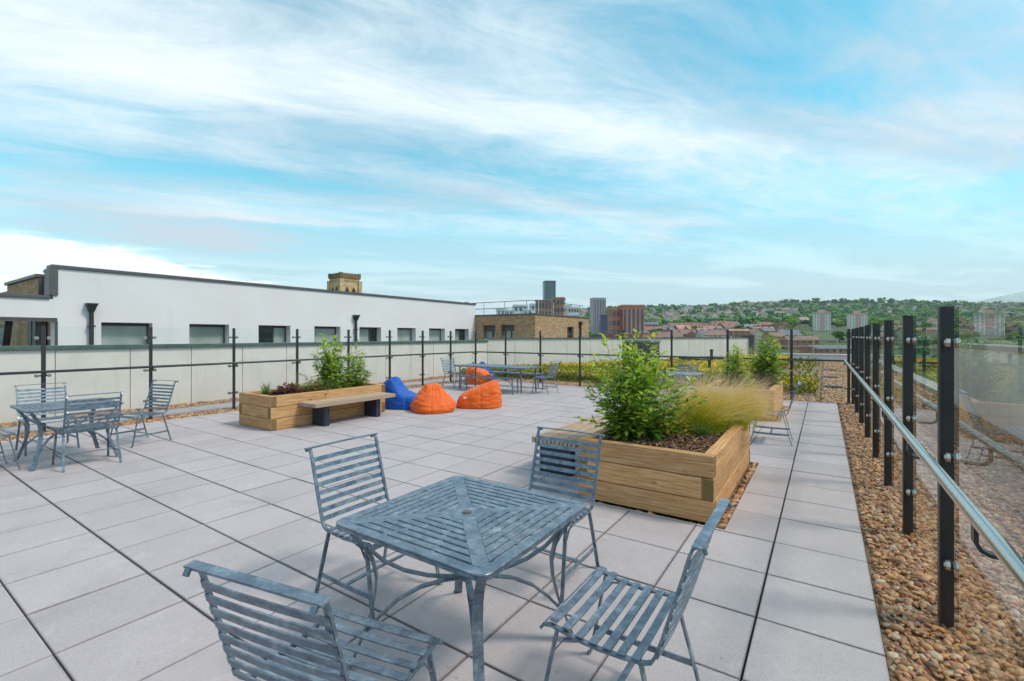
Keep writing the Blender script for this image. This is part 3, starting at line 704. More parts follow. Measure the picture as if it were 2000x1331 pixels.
chair(-8.52, 1.08, 3, 'metal chair cut off by the photo edge, only its seat and legs visible', LG)
BG = 'chairs at the ends of the long table'
chair(-9.98, 11.50, -97, 'metal chair at the end of the long table next to the orange beanbags', BG)
chair(-6.72, 11.72, 88, 'metal chair at the end of the long table next to the yellow flowers', BG)
SG = 'chairs round the table behind the feather grass'
chair(-.69, 8.40, 92, 'metal chair seen side-on past the feather grass on the outer paving', SG)
chair(-3.10, 12.95, 180, 'metal chair behind the half-hidden table, before the yellow sedum', SG)

# ================================================================== square metal tables
def make_table():
    root = empty('metal_table'); H_ = .74; Tt = .010; hs = .475
    ring_o = []; ring_i = []; ri = .424
    for k in range(4):
        a0 = math.pi/2*k
        for q in range(6):
            a = a0+math.pi/2*q/5; c, s = math.cos(a0+math.pi/4), math.sin(a0+math.pi/4)
            cx, cy = (hs-.055)*math.copysign(1,c), (hs-.055)*math.copysign(1,s)
            ring_o.append((cx+.055*math.cos(a), cy+.055*math.sin(a)))
            cx, cy = (ri-.01)*math.copysign(1,c), (ri-.01)*math.copysign(1,s)
            ring_i.append((cx+.01*math.cos(a), cy+.01*math.sin(a)))
    n = len(ring_o); b = MB(); vs = []
    for z in (H_-Tt, H_): vs += [(x,y,z) for x,y in ring_o]+[(x,y,z) for x,y in ring_i]
    fs = []
    for k in range(n):
        l = (k+1)%n
        fs += [(2*n+k,2*n+l,3*n+l,3*n+k),(k,n+k,n+l,l),(k,l,2*n+l,2*n+k),(n+k,3*n+k,3*n+l,n+l)]
    b.add(vs, fs); b.build('border', M['metal'], root, bevel=.002)
    lip = MB(); vs = []; inn = [(x*.988,y*.988) for x,y in ring_o]
    for z in (H_-.025, H_-Tt-.0005): vs += [(x*.999,y*.999,z) for x,y in ring_o]+[(x,y,z) for x,y in inn]
    lip.add(vs, fs); lip.build('rim', M['metal'], root)
    wh = .035                                   # half width of the diagonal webs
    for k in range(4):
        c, s = math.cos(math.pi/4+math.pi/2*k), math.sin(math.pi/4+math.pi/2*k); nx, ny = -s, c
        r0, r1 = .078, .424*math.sqrt(2)-.004
        tipr = r1-wh
        poly = [(c*r0+nx*wh,s*r0+ny*wh),(c*r0-nx*wh,s*r0-ny*wh),(c*tipr-nx*wh,s*tipr-ny*wh),(c*r1,s*r1),(c*tipr+nx*wh,s*tipr+ny*wh)]
        MB().prism(poly, H_-Tt-.001, H_-.0012).build('diagonal_web', M['metal'], root, bevel=.001)
    cp = [(.088*math.cos(2*math.pi*k/32), .088*math.sin(2*math.pi*k/32)) for k in range(32)]
    MB().prism(cp, H_-Tt-.002, H_-.0004).build('centre_plate', M['metal'], root, bevel=.001)
    capm = MB().tube([(0,0,H_-.03),(0,0,H_+.003)], .026, 20).tube([(0,0,H_+.0031),(0,0,H_+.005)], .019, 20); capm.build('umbrella_cap', M['coping'], root)
    pitch = .0478; sw_ = .0352
    for q in range(4):
        ca_, sa_ = math.cos(math.pi/2*q), math.sin(math.pi/2*q)
        rot = lambda x, y: (x*ca_-y*sa_, x*sa_+y*ca_)
        for k in range(7):
            a = .0885+pitch*k; b_ = a+sw_ if k < 6 else a+sw_
            g = wh*math.sqrt(2)+.0012
            la, lb = a-g, b_-g
            if lb < .012: continue
            la = max(la, .004)
            sl = MB().prism([rot(a,-la),rot(b_,-lb),rot(b_,lb),rot(a,la)], H_-Tt, H_-.0006)
            if lb > .07:
                for fx in ((-.42,.42) if lb > .16 else (0,)):
                    y0 = fx*lb; sl.prism([rot(b_+.0004,y0-.011),rot(b_+pitch-sw_-.0008 if k < 6 else .4232,y0-.011),rot(b_+pitch-sw_-.0008 if k < 6 else .4232,y0+.011),rot(b_+.0004,y0+.011)], H_-Tt, H_-.0025)
            sl.build('slat', M['metal'], root, bevel=.001)
    for k in range(4):
        a = math.pi/4+math.pi/2*k; c, s = math.cos(a), math.sin(a); wd = (-s, c, 0)
        P = lambda rr, z: (c*rr, s*rr, z)
        MB().bar([P(.595,.704),P(.560,.66),P(.510,.600),P(.472,.53),P(.455,.45),P(.462,.36),P(.490,.25),P(.535,.13),P(.575,.03),P(.588,.006),P(.612,.004)], .040, .011, wd, w2=.052).build('leg', M['metal'], root)
        MB().bar([P(.500,.60),P(.42,.525),P(.32,.468),P(.20,.430),P(.10,.415),P(.012,.412)], .030, .009, wd).build('upper_brace', M['metal'], root)
        MB().bar([P(.012,.402),P(.12,.398),P(.24,.375),P(.35,.325),P(.44,.25),P(.50,.185)], .030, .009, wd).build('lower_brace', M['metal'], root)
    MB().tube([(0,0,.390),(0,0,.425)], .03, 16).build('hub', M['metal'], root)
    return root
tab0 = make_table(); tab0.location = (-1.545, 1.88, 0)
tag(tab0, 'large slatted square metal table with curved legs before the big planter', 'table', 'square metal tables')
t_ = copy_tree(tab0); t_.location = (-8.47, 1.86, 0); tag(t_, 'square metal table with four chairs close to the pale parapet', 'table', 'square metal tables')
t_ = copy_tree(tab0); t_.location = (-2.92, 11.85, 0); tag(t_, 'square metal table mostly hidden behind the green shrub and feather grass', 'table', 'square metal tables')
t_ = copy_tree(tab0); t_.location = (-1.62, 8.40, 0); tag(t_, 'square metal table hidden behind the feather grass of the big planter', 'table', 'square metal tables')

# long table and two benches
lt = empty('long_table', 'long narrow metal table flanked by two benches near the yellow flowers', 'table', (-8.3, 11.52, 0))
for k in range(7): MB().box(-1.29,1.29,-.47+.1345*k,-.47+.1345*k+.122,.728,.74).build('slat', M['metal'], lt, bevel=.002)
MB().box(-1.3,1.3,-.482,-.4705,.70,.741).box(-1.3,1.3,.4705,.482,.70,.741).box(-1.312,-1.2905,-.482,.482,.70,.741).box(1.2905,1.312,-.482,.482,.70,.741).build('rim', M['metal'], lt)
for sx_ in (-1,1):
    for sy in (-1,1): MB().bar([(sx_*1.13,sy*.40,.727),(sx_*1.14,sy*.40,.3),(sx_*1.15,sy*.40,0)], .045, .02).build('leg', M['metal'], lt)
    MB().bar([(sx_*1.13,0,.40),(sx_*.72,0,.71)], .03, .01, (0,1,0)).build('brace', M['metal'], lt)
    MB().bar([(sx_*1.14,-.39,.38),(sx_*1.14,.39,.38)], .03, .01).build('stretcher', M['metal'], lt)
def bench0():
    r_ = empty('metal_bench')
    for k in range(3): MB().box(-1.0,1.0,-.15+.103*k,-.15+.103*k+.094,.438,.45).build('slat', M['metal'], r_, bevel=.002)
    MB().box(-1.0,1.0,-.162,-.1505,.41,.451).box(-1.0,1.0,.1505,.162,.41,.451).build('rim', M['metal'], r_)
    for sx_ in (-1,1):
        for sy in (-1,1): MB().bar([(sx_*.93,sy*.14,.437),(sx_*.95,sy*.14,0)], .035, .012).build('leg', M['metal'], r_)
        MB().bar([(sx_*.935,0,.16),(sx_*.60,0,.43)], .026, .008, (0,1,0)).build('brace', M['metal'], r_)
        MB().bar([(sx_*.94,-.135,.15),(sx_*.94,.135,.15)], .026, .008).build('stretcher', M['metal'], r_)
    return r_
b_ = bench0(); b_.location = (-8.22, 10.99, 0); tag(b_, 'slim metal bench behind the orange beanbag, on the near side of the long table', 'bench', 'benches at the long table')
b_ = copy_tree(b_); b_.location = (-8.42, 12.74, 0); tag(b_, 'slim metal bench between the long table and the back balustrade', 'bench', 'benches at the long table')

# ================================================================== timber planters and their benches
def sleeper(parent, p, q, z, flip):
    """board from p to q (centre line), .1 thick, .2 high; long axis is local X"""
    d = Vector((q[0]-p[0], q[1]-p[1], 0)); L = d.length
    mb = MB().box(-L/2, L/2, -.05, .05, -.0965, .0965)
    mb.m = [1 if i in (3, 5) else 0 for i in range(6)]
    me = mb.mesh('sleeper', [M['wood'], M['endgrain']], bevel=.005)
    return link('sleeper', me, parent, ((p[0]+q[0])/2, (p[1]+q[1])/2, z), (0, rg.uniform(-.002,.002), math.atan2(d.y,d.x)+rg.uniform(-.002,.002)))
def planter(x0, x1, y0, y1, label):
    cx, cy = (x0+x1)/2, (y0+y1)/2; root = empty('planter', label, 'planter', (cx,cy,0)); hx, hy = (x1-x0)/2, (y1-y0)/2
    for k in range(3):
        z = .1+.2*k-.0+.004; g = .001
        if k % 2 == 0:
            a, b = hx, hy-.1-g
        else:
            a, b = hx-.1-g, hy
        # long boards lap over the short ones in the top and bottom courses, the other way round in the middle one
        for s in (-1,1):
            sleeper(root, (-a, s*(hy-.05)), (a, s*(hy-.05)), z, 0)
            sleeper(root, (s*(hx-.05), -b), (s*(hx-.05), b), z, 0)
    MB().box(-hx+.1,hx-.1,-hy+.1,hy-.1,.1,.535).build('soil', M['soil'], root)
    n = int((x1-x0-.2)*(y1-y0-.2)*1250); bx = np.array([(x,y,z) for z in (-1,1) for y in (-1,1) for x in (-1,1)], float)
    bf = np.array([(0,2,1),(1,2,3),(4,5,6),(5,7,6),(0,1,4),(1,5,4),(2,6,3),(3,6,7),(0,4,2),(2,4,6),(1,3,5),(3,7,5)])
    T = np.stack([RNG.uniform(-hx+.12,hx-.12,n), RNG.uniform(-hy+.12,hy-.12,n), .545+RNG.uniform(-.004,.02,n)], -1)
    S = np.zeros((n,3,3)); S[:,0,0] = RNG.uniform(.008,.030,n); S[:,1,1] = RNG.uniform(.004,.011,n); S[:,2,2] = RNG.uniform(.0015,.004,n)
    V, F = scatter(bx, bf, rotz(RNG.uniform(0,6.3,n)) @ rotx(RNG.normal(0,.35,n)) @ roty(RNG.normal(0,.35,n)) @ S, T)
    tag(link('bark_mulch', tri_mesh('bark_mulch', V, F, M['bark']), root), kind='stuff')
    return root
planter(*PLANTERS['front'], 'big timber sleeper planter with green shrub, feather grass and bark mulch')
planter(-9.06, -7.96, 4.35, 6.88, 'timber sleeper planter with a bench along its side before the parapet')
planter(*PLANTERS['far'], 'timber sleeper planter by the corner of the balustrade, part hidden by grass')
def timber_bench(x0, x1, y0, y1, ys, label, n):
    root = empty('timber_bench', label, 'bench', ((x0+x1)/2, (y0+y1)/2, 0)); hx, hy = (x1-x0)/2, (y1-y0)/2; p = 2*hx/n
    for k in range(n):
        mb = MB().box(-hy, hy, -p/2+.006, p/2-.006, -.035, .035)
        link('slat', mb.mesh('slat', [M['seatwood']], bevel=.003), root, (-hx+p*(k+.5), 0, .415), (0,0,math.pi/2))
    for y in ys:
        yy = y-(y0+y1)/2
        MB().box(-hx+.02,hx-.14,yy-.055,yy-.047,0,.379).box(hx-.148,hx-.14,yy-.0465,yy+.055,0,.379).box(-hx+.02,-hx+.028,yy-.0465,yy+.055,0,.379).box(-hx+.02,hx-.14,yy-.0465,yy+.055,.371,.3785).build('leg', M['legpaint'], root, bevel=.002)
    return root
timber_bench(-7.955, -7.43, 4.86, 6.70, (5.18, 6.36), 'timber bench on dark steel legs against the planter near the blue beanbag', 8)
timber_bench(-2.92, -2.33, 4.76, 6.55, (4.98, 6.30), 'slatted timber bench on dark legs beside the big planter, behind a chair', 11)

# ================================================================== beanbags
from mathutils import noise as mnoise
def beanbag(label, mt, loc, rz, L, Wd, prof, hprof, seed, crease=1.0, ears=0.0, backw=1.0, group=None):
    """prof: half-width against height (0..1); hprof: height in metres against x (-1 back .. 1 front)"""
    nu, nv = 180, 60; V = []; F = []
    def lerp(tb, q):
        for (a, va), (b, vb) in zip(tb[:-1], tb[1:]):
            if q <= b: w_ = (q-a)/(b-a); w_ = w_*w_*(3-2*w_)*.5+w_*.5; return va+(vb-va)*w_
        return tb[-1][1]
    for j in range(nv+1):
        up = .5-.5*math.cos(math.pi*j/nv); rr = lerp(prof, up)
        if j == 0: rr = 0.0
        for i in range(nu):
            th = 2*math.pi*i/nu; ct, st = math.cos(th), math.sin(th)
            ex = 2.6; k = (abs(ct)**ex+abs(st)**ex)**(-1/ex); x, y = ct*k*rr, st*k*rr
            zu = 0.0 if j <= 1 else up
            xb = ct*k*max(rr,.02) if rr > .3 else ct*k*rr
            Hh = lerp(hprof, max(-1,min(1,xb)))
            nb = max(0,min(1,(-x-.05)/.6))
            y2 = y*(1-(1-backw)*nb*up)
            if ears: Hh *= 1+ears*nb*((abs(y)/.8)**2*1.2-.45)
            X, Y, Z = L/2*x, Wd/2*y2, Hh*zu
            n1_ = mnoise.noise(Vector((X*2.6+seed, Y*2.6, Z*2.6))); n2_ = mnoise.noise(Vector((X*6, Y*6+seed, Z*5))); n3_ = mnoise.noise(Vector((X*4+seed*3, Y*4, Z*11)))
            rid = 1-abs(math.sin(8*th+3.0*n1_+seed)); top = max(0,(up-.55)/.45)
            fold = -crease*.045*rid**2.2*top*(1-top*.3)*min(1,rr*2)
            drag = -.013*(1-abs(n3_)*3.0 if abs(n3_) < .33 else 0)*min(1,up*4)*(1-top)
            sm_ = min(abs((th+.4-q_*math.pi/3+math.pi)%(2*math.pi)-math.pi) for q_ in range(6)); seam = -.016*math.exp(-(sm_/.045)**2)*min(1,rr*1.5)
            dsp = seam+.024*n1_+.012*n2_+fold+drag
            V.append((X+ct*dsp, Y+st*dsp, max(0.0, Z+(.020*n1_+.022*n2_*crease)*up)))
    for j in range(nv):
        for i in range(nu): F.append((j*nu+i, j*nu+(i+1)%nu, (j+1)*nu+(i+1)%nu, (j+1)*nu+i))
    b = MB(); b.add(V, F); root = empty('beanbag', label, 'beanbag', loc, R(rz), group)
    b.build('cover', mt, root, smooth=True); return root
PEAR = [(0,.88),(.04,.95),(.2,1.0),(.38,.94),(.55,.80),(.70,.62),(.80,.48),(.88,.40),(.95,.34),(.985,.24),(1,0)]
LOUNGE = [(0,.93),(.05,.98),(.25,1.0),(.55,.97),(.78,.90),(.90,.80),(.97,.62),(1,0)]
OG, BGp = 'orange beanbags', 'blue beanbags'
o1 = beanbag('plump orange beanbag with gathered top standing beside a blue one', M['orange'], (-7.18,7.55,0), -30, .99, .95, PEAR, [(-1,.56),(-.2,.60),(.35,.56),(1,.40)], 1.3, 1.1, 0, 1, OG)
o2 = beanbag('orange beanbag with a low front and a raised back, in front of the bench', M['orange'], (-6.70,8.60,0), -147, 1.06, .86, LOUNGE, [(-1,.60),(-.72,.66),(-.40,.58),(.2,.45),(.7,.34),(1,.30)], 4.7, .35, 0, .8, OG)
o3 = beanbag('orange beanbag under the end of the long table', M['orange'], (-9.95,12.75,0), 30, .98, .95, LOUNGE, [(-1,.58),(-.5,.62),(.2,.50),(1,.34)], 7.7, .5, 0, .8, OG)
u1 = beanbag('blue beanbag chair with two pointed corners behind the timber bench', M['blue'], (-8.05,7.62,0), 32, 1.20, .95, LOUNGE, [(-1,.66),(-.80,.74),(-.52,.66),(-.12,.38),(.2,.30),(.7,.34),(1,.32)], 2.2, .15, .42, .72, BGp)
u2 = beanbag('blue beanbag peeking out behind the long table', M['blue'], (-10.25,13.35,0), -20, 1.05, .9, LOUNGE, [(-1,.70),(-.75,.78),(-.4,.6),(0,.4),(1,.34)], 9.2, .15, .35, .7, BGp)
from mathutils.bvhtree import BVHTree
cv = o2.children[0].data; bv_ = BVHTree.FromPolygons([v.co[:] for v in cv.vertices], [p.vertices[:] for p in cv.polygons])
hp_, hn_, _, _ = bv_.ray_cast(Vector((.30, 2, .25)), Vector((0,-1,0)))
pt = MB().box(-.032,.032,-.018,.018,-.003,.003).build('label_patch', M['patch'], o2, loc=hp_+hn_*.002); pt.rotation_euler = hn_.to_track_quat('Z','Y').to_euler()

# ================================================================== planting
LEAF_V = np.array([(0,0,0),(.30,.155,.035),(.30,-.155,.035),(.34,0,-.015),(.68,.12,.01),(.68,-.12,.01),(.68,0,-.035),(1,0,-.11)])
LEAF_F = np.array([(0,3,1),(0,2,3),(1,3,6),(1,6,4),(3,2,5),(3,5,6),(4,6,7),(6,5,7)])
def frames(D, Nn):
    D = D/np.linalg.norm(D,axis=1,keepdims=True); Y = np.cross(Nn,D); Y /= np.linalg.norm(Y,axis=1,keepdims=True)+1e-9; Z = np.cross(D,Y)
    return np.stack([D,Y,Z], -1)
def shrub(name, label, cat, base, stems, height, spread, leaf, step, matleaf, wide=1.0, single=0, seed=0, upright=.5, droop=.35, stemr=.005, group=None, young=.7):
    rn = np.random.default_rng(seed); root = empty(name, label, cat, base)
    sm = MB(); P = []; D = []; N_ = []; S = []; A = []
    for k in range(stems):
        az = rn.uniform(0,6.283); out = rn.beta(1.3,1.0)
        hh = height*(.90-.50*out**1.2)*rn.uniform(.55,1.0) if rn.random() > upright else height*rn.uniform(.55,1.0)*(1-.35*out)
        ex = spread*out*rn.uniform(.75,1.1); b0 = rn.normal(0,.05*spread/.5,2); wob = rn.normal(0,.05,2)
        pts = []
        nseg = 9
        for q in range(nseg+1):
            u = q/nseg
            pts.append((b0[0]+math.cos(az)*ex*u**1.15+wob[0]*math.sin(u*4), b0[1]+math.sin(az)*ex*u**1.15+wob[1]*math.sin(u*4.6), hh*(u-.14*out*u*u)-.02))
        sm.tube(pts, stemr, 5, r2=stemr*.35)
        arr = np.array(pts); Ltot = np.linalg.norm(np.diff(arr,axis=0),axis=1).sum(); nl = int(Ltot/step)
        for q in range(nl):
            u = .10+.90*(q+rn.uniform(0,.8))/nl; u = min(u,.999); i0 = int(u*nseg); fr_ = u*nseg-i0
            p = arr[i0]*(1-fr_)+arr[i0+1]*fr_; tdir = arr[i0+1]-arr[i0]; tdir /= np.linalg.norm(tdir)+1e-9
            aa = rn.uniform(0,6.283)
            side = np.array([math.cos(aa),math.sin(aa),rn.uniform(-.1,.35)])
            twig = rn.uniform(0,.10)*wide*(1.15-u)
            p = p+side*twig*np.array([1,1,.5])
            d = side+tdir*rn.uniform(.2,.8)*(.4+u); d[2] -= droop*rn.uniform(.2,1.6)*(1.1-u*.6)
            P.append(p); D.append(d); nn = np.array([rn.normal(0,.4),rn.normal(0,.4),1.0]); N_.append(nn)
            S.append(leaf*rn.uniform(.55,1.25)*(1.05-.35*u)); A.append(max(0,u-.62)/.38*young*rn.uniform(.3,1) if hh > .5*height else 0)
    P, D, N_, S, A = map(np.array, (P,D,N_,S,A))
    Fm = frames(D,N_)*S[:,None,None]; Fm[:,:,1] *= wide
    sm.build('stems', M['stem'], root)
    order = np.arange(len(P))
    if single:
        # the leaves on the side of the terrace, big ones first, are pieces of their own
        score = S*(1.0+.8*(P[:,0]*.5-P[:,1]*.8)); order = np.argsort(-score); me = tri_mesh('leaf', LEAF_V, LEAF_F, M['leaf_obj'], True)
        for i in order[:single]:
            o = bpy.data.objects.new('leaf', me); COL.objects.link(o); o.parent = root
            mm = Matrix([list(Fm[i][r])+[P[i][r]] for r in range(3)]+[[0,0,0,1]]); o.matrix_local = mm
        order = order[single:]
    V, F = scatter(LEAF_V, LEAF_F, Fm[order], P[order])
    tag(link('foliage', tri_mesh('foliage', V, F, matleaf, True, np.repeat(A[order], len(LEAF_V))), root), kind='stuff')
    return root
def grass_clump(name, label, cat, base, n, length, lean, curl, width, mt, seed=0, spreadr=.06, fan=.8):
    rn = np.random.default_rng(seed); root = empty(name, label, cat, base); ns = 7
    az = rn.uniform(0,6.283,n); tilt = np.abs(rn.normal(0,fan*.5,n)); L = length*rn.uniform(.55,1.12,n)
    dx_ = np.cos(az)*np.sin(tilt)+lean[0]*rn.uniform(.3,1.3,n); dy_ = np.sin(az)*np.sin(tilt)+lean[1]*rn.uniform(.3,1.3,n); dz_ = np.cos(tilt)
    d = np.stack([dx_,dy_,dz_],-1); d /= np.linalg.norm(d,axis=1,keepdims=True)
    p = np.stack([rn.normal(0,spreadr,n), rn.normal(0,spreadr,n), np.zeros(n)],-1)
    hd = np.stack([d[:,0],d[:,1],np.zeros(n)],-1); hd /= np.linalg.norm(hd,axis=1,keepdims=True)+1e-6
    perp = np.stack([-hd[:,1],hd[:,0],np.zeros(n)],-1); perp = perp*np.cos(rn.uniform(0,3,n))[:,None]+np.cross(perp,d)*.6; perp /= np.linalg.norm(perp,axis=1,keepdims=True)
    V = []; T = []
    cu = curl*rn.uniform(.4,1.5,n)
    for k in range(ns+1):
        u = k/ns; w_ = width*(1-u*.85)*(1 if k < ns else .3)
        V.append(p-perp*w_/2); V.append(p+perp*w_/2); T += [np.full(n,u), np.full(n,u)]
        p = p+d*(L/ns)[:,None]; d = d+hd*(cu*.22)[:,None]-np.array([0,0,1])*(cu*.30*(u+.15))[:,None]; d /= np.linalg.norm(d,axis=1,keepdims=True)
        p[:,2] = np.maximum(p[:,2], .0-base[2]+.02)
    V = np.stack(V,1).reshape(-1,3); T = np.stack(T,1).reshape(-1); m2 = 2*(ns+1)
    f = []
    for k in range(ns): f += [(2*k,2*k+1,2*k+2),(2*k+1,2*k+3,2*k+2)]
    F = (np.array(f)[None]+(np.arange(n)*m2)[:,None,None]).reshape(-1,3)
    tag(link('blades', tri_mesh('blades', V, F, mt, True, T), root), kind='stuff')
    return root
shrub('green_shrub', 'tall leafy green shrub in the big planter', 'shrub', (-1.72,5.02,.53), 80, 1.48, .74, .112, .0185, M['leaf'], 1.3, 290, 3, .34, .5, .0045, None, .85)
grass_clump('feather_grass', 'feathery grass clump next to the tall shrub in the big planter', 'grass', (-1.22,5.80,.53), 2600, .80, (.03,.03), .62, .0042, M['blade'], 1, .09, .95)
grass_clump('feather_grass', 'feathery grass clump drooping over the outer edge of the big planter', 'grass', (-1.02,6.20,.53), 2600, .84, (.32,.14), .80, .0042, M['blade'], 2, .09, .90)
shrub('golden_plant', 'small bright yellow-leaved plant on the bark mulch', 'plant', (-1.40,5.50,.54), 40, .25, .16, .05, .011, M['leaf_gold'], 2.0, 0, 5, .4, .1, .0025, None, .3)
grass_clump('sedge_tuft', 'small yellow-green sedge tuft on the bark before the feather grass', 'plant', (-1.13,5.45,.54), 130, .22, (0,0), .9, .009, M['sedge'], 4, .02, 1.0)
# the planter with the bench
shrub('green_shrub', 'tall airy green shrub in the planter with the bench', 'shrub', (-8.50,5.95,.53), 52, 1.42, .55, .125, .021, M['leaf'], 1.35, 0, 13, .45, .45)
shrub('green_shrub', 'slender light green shrub in the planter corner near the blue beanbag', 'shrub', (-8.45,6.50,.53), 26, 1.08, .48, .12, .024, M['leaf_light'], 1.35, 0, 14, .45, .35)
shrub('bronze_plant', 'dark red leafy plant in the planter with the bench', 'plant', (-8.32,4.93,.54), 60, .30, .32, .085, .020, M['leaf_red'], 2.2, 0, 15, .2, .3, .003, None, .1)
shrub('spiraea_bush', 'low olive and bronze bush between red plant and tall shrub', 'plant', (-8.22,5.32,.54), 60, .40, .34, .06, .014, M['leaf_olive'], 1.5, 0, 16, .3, .25, .003)
grass_clump('sedge_tuft', 'upright green grass tuft at the planter end by the parapet', 'plant', (-8.55,4.58,.54), 90, .30, (0,0), .35, .010, M['sedge'], 6, .03, .5)
grass_clump('sedge_tuft', 'green grass tuft at the foot of the airy shrub', 'plant', (-8.15,5.72,.54), 160, .34, (0,0), .5, .009, M['sedge'], 7, .05, .7)
grass_clump('flower_stems', 'thin pinkish flower stems above the dark red plant', 'plant', (-8.36,4.98,.54), 40, .46, (0,0), .3, .004, M['blade'], 8, .05, .6)
# the far planter
shrub('green_shrub', 'bushy light green shrub in the planter by the balustrade corner', 'shrub', (-1.06,11.70,.53), 56, 1.46, .50, .125, .022, M['leaf_light'], 1.35, 0, 23, .5, .35)
shrub('green_shrub', 'smaller green shrub at the inner side of the planter by the balustrade corner', 'shrub', (-1.62,11.2,.53), 36, 1.2, .42, .115, .022, M['leaf'], 1.35, 0, 24, .4, .35)
shrub('spiraea_bush', 'low leafy bush in front of the shrubs of the far planter', 'plant', (-1.25,10.75,.54), 30, .34, .3, .055, .016, M['leaf_light'], 1.5, 0, 26, .3, .25, .003)

# ---- sedum roof: matting, green sprigs, yellow flower heads
def bed_x0(y): return max(-12.9, -13.0+(y-17.4)*.463+.15) if y > 17.4 else -12.9
t = NT('sedum_mat'); c = t.coord('World'); a = t.noise(c, 1.1, 6, .65); b = t.noise(c, 22, 4, .7)
k = t.ramp(a, [(.3,(.16,.095,.055)),(.48,(.24,.135,.085)),(.62,(.17,.14,.05)),(.75,(.22,.19,.06))]); k = t.mix(t.step(b,.45,.7,0,.6), k, (.30,.185,.12))
t.bump(b, .8, .02); M['sedummat'] = t.fin(k, .95)
mb = MB(); ys = [15.0,17.4,20,23,26,29,32,35,38]
for y0, y1 in zip(ys[:-1], ys[1:]):
    a0, a1 = bed_x0(y0), bed_x0(y1)
    mb.prism([(a0,y0),(-.10,y0),(-.10,y1),(a1,y1)], -.085, -.005)
tag(mb.build('sedum_bed', M['sedummat']), kind='structure')
def sprigs(name, n, region, z0, z1, size, mt, dens, seed, flower=False):
    rn = np.random.default_rng(seed); P = []
    while len(P) < n:
        y = rn.uniform(*region); x = rn.uniform(-12.8,-.15)
        if x < bed_x0(y)+.1: continue
        if rn.random() < dens(x,y): P.append((x,y,0))
    P = np.array(P); P[:,2] = rn.uniform(z0,z1,n)
    if flower:
        bv = np.array([(-.5,-.5,0),(.5,-.5,.12),(.5,.5,0),(-.5,.5,.12),(0,0,.28)]); bf = np.array([(0,1,4),(1,2,4),(2,3,4),(3,0,4)])
    else:
        bv = np.array([(0,0,-1),(.45,0,-.1),(.1,.1,.0),(-.4,.2,.1),(0,-.45,.05),(.15,.3,.35)]); bf = np.array([(0,1,2),(0,2,3),(0,4,1),(0,3,5),(0,5,4)])
    s = size*rn.uniform(.6,1.4,n); S = np.eye(3)[None]*s[:,None,None]
    V, F = scatter(bv, bf, rotz(rn.uniform(0,6.3,n)) @ rotx(rn.normal(0,.35,n)) @ S, P)
    return tag(link(name, tri_mesh(name, V, F, mt), None), kind='stuff')
def patch(x, y): return .5+.5*mnoise.noise(Vector((x*.45, y*.40, 2.0)))
def d_green(x, y):
    if x > -1.9:
        r1 = math.exp(-(((x+.75)/.75)**2+((y-17.0)/1.5)**2)); r2 = .25*math.exp(-(((x+.6)/.5)**2+((y-15.2)/.25)**2)); return max(r1, r2, .05)
    return .35+.65*(patch(x,y) > .35)
def d_flow(x, y):
    if x > -1.9: return math.exp(-(((x+.75)/.65)**2+((y-17.2)/1.3)**2))
    return (.12+.88*max(0,min(1,(patch(x+7,y)-.30)/.35)))*(1 if y < 27 else .6)
M['sedumleaf'] = leafmat('sedum_leaf', [(0,(.16,.19,.02)),(.4,(.28,.32,.03)),(.75,(.42,.42,.04)),(1,(.40,.25,.06))], transl=.2)
M['sedumflower'] = leafmat('sedum_flower', [(0,(.60,.37,.012)),(.5,(.76,.53,.015)),(.85,(.82,.64,.03)),(1,(.50,.26,.02))], transl=.25, rough=.7)
sprigs('sedum', 15000, (15.05,19), .03, .32, .075, M['sedumleaf'], d_green, 1)
sprigs('sedum', 9000, (19,28), .05, .28, .12, M['sedumleaf'], d_green, 2)
sprigs('sedum', 3500, (28,37), .05, .28, .16, M['sedumleaf'], d_green, 3)
sprigs('sedum_flowers', 12000, (15.3,19), .12, .30, .040, M['sedumflower'], d_flow, 4, True)
sprigs('sedum_flowers', 10500, (19,28), .14, .33, .058, M['sedumflower'], d_flow, 5, True)
sprigs('sedum_flowers', 2500, (28,36), .18, .38, .090, M['sedumflower'], d_flow, 6, True)
grass_clump('reed_grass', 'tall straw-coloured grass in the sedum, left of the far planter', 'grass', (-2.25,15.6,0), 240, 1.5, (0,0), .22, .008, M['blade'], 31, .16, .35)
grass_clump('reed_grass', 'pale grass rising from the sedum next to the dark pier', 'grass', (-1.9,16.6,0), 160, 1.5, (.05,0), .3, .008, M['blade'], 32, .14, .4)
grass_clump('flower_stems', 'thin pink flower stems in the sedum beyond the long table', 'grass', (-9.9,17.0,0), 120, .75, (0,0), .2, .010, M['blade'], 33, .5, .35)
# roof fittings in the sedum
cb = empty('plant_cabinet', 'dark grey rooftop cabinet with a pale lid behind the tall shrub', 'cabinet', (-7.5,22.6,0), R(-16))
MB().box(-.78,.78,-.4,.4,0,1.32).build('body', M['coping'], cb, bevel=.01); MB().box(-.82,.82,-.44,.44,1.321,1.44).build('lid', M['roofmem'], cb, bevel=.01)
for k in (-1,0,1): MB().box(-.25+.5*k,.23+.5*k,-.425,-.401,.12,1.22).build('door', M['coping'], cb, bevel=.004)
for k, (x, y, w_) in enumerate([(-6.0,27.5,1.35),(-5.1,29.4,1.6)]):
    h_ = empty('roof_hatch', ['low flat roof hatch before the white parapet, next to the cabinet', 'low flat roof hatch before the white parapet, next to the vent pipe'][k], 'roof hatch', (x,y,0), R(-25), 'roof hatches in the sedum')
    MB().box(-w_/2,w_/2,-.5,.5,0,.34).build('upstand', M['kerb'], h_); MB().box(-w_/2-.06,w_/2+.06,-.56,.56,.341,.42).build('lid', M['coping'], h_, bevel=.01)
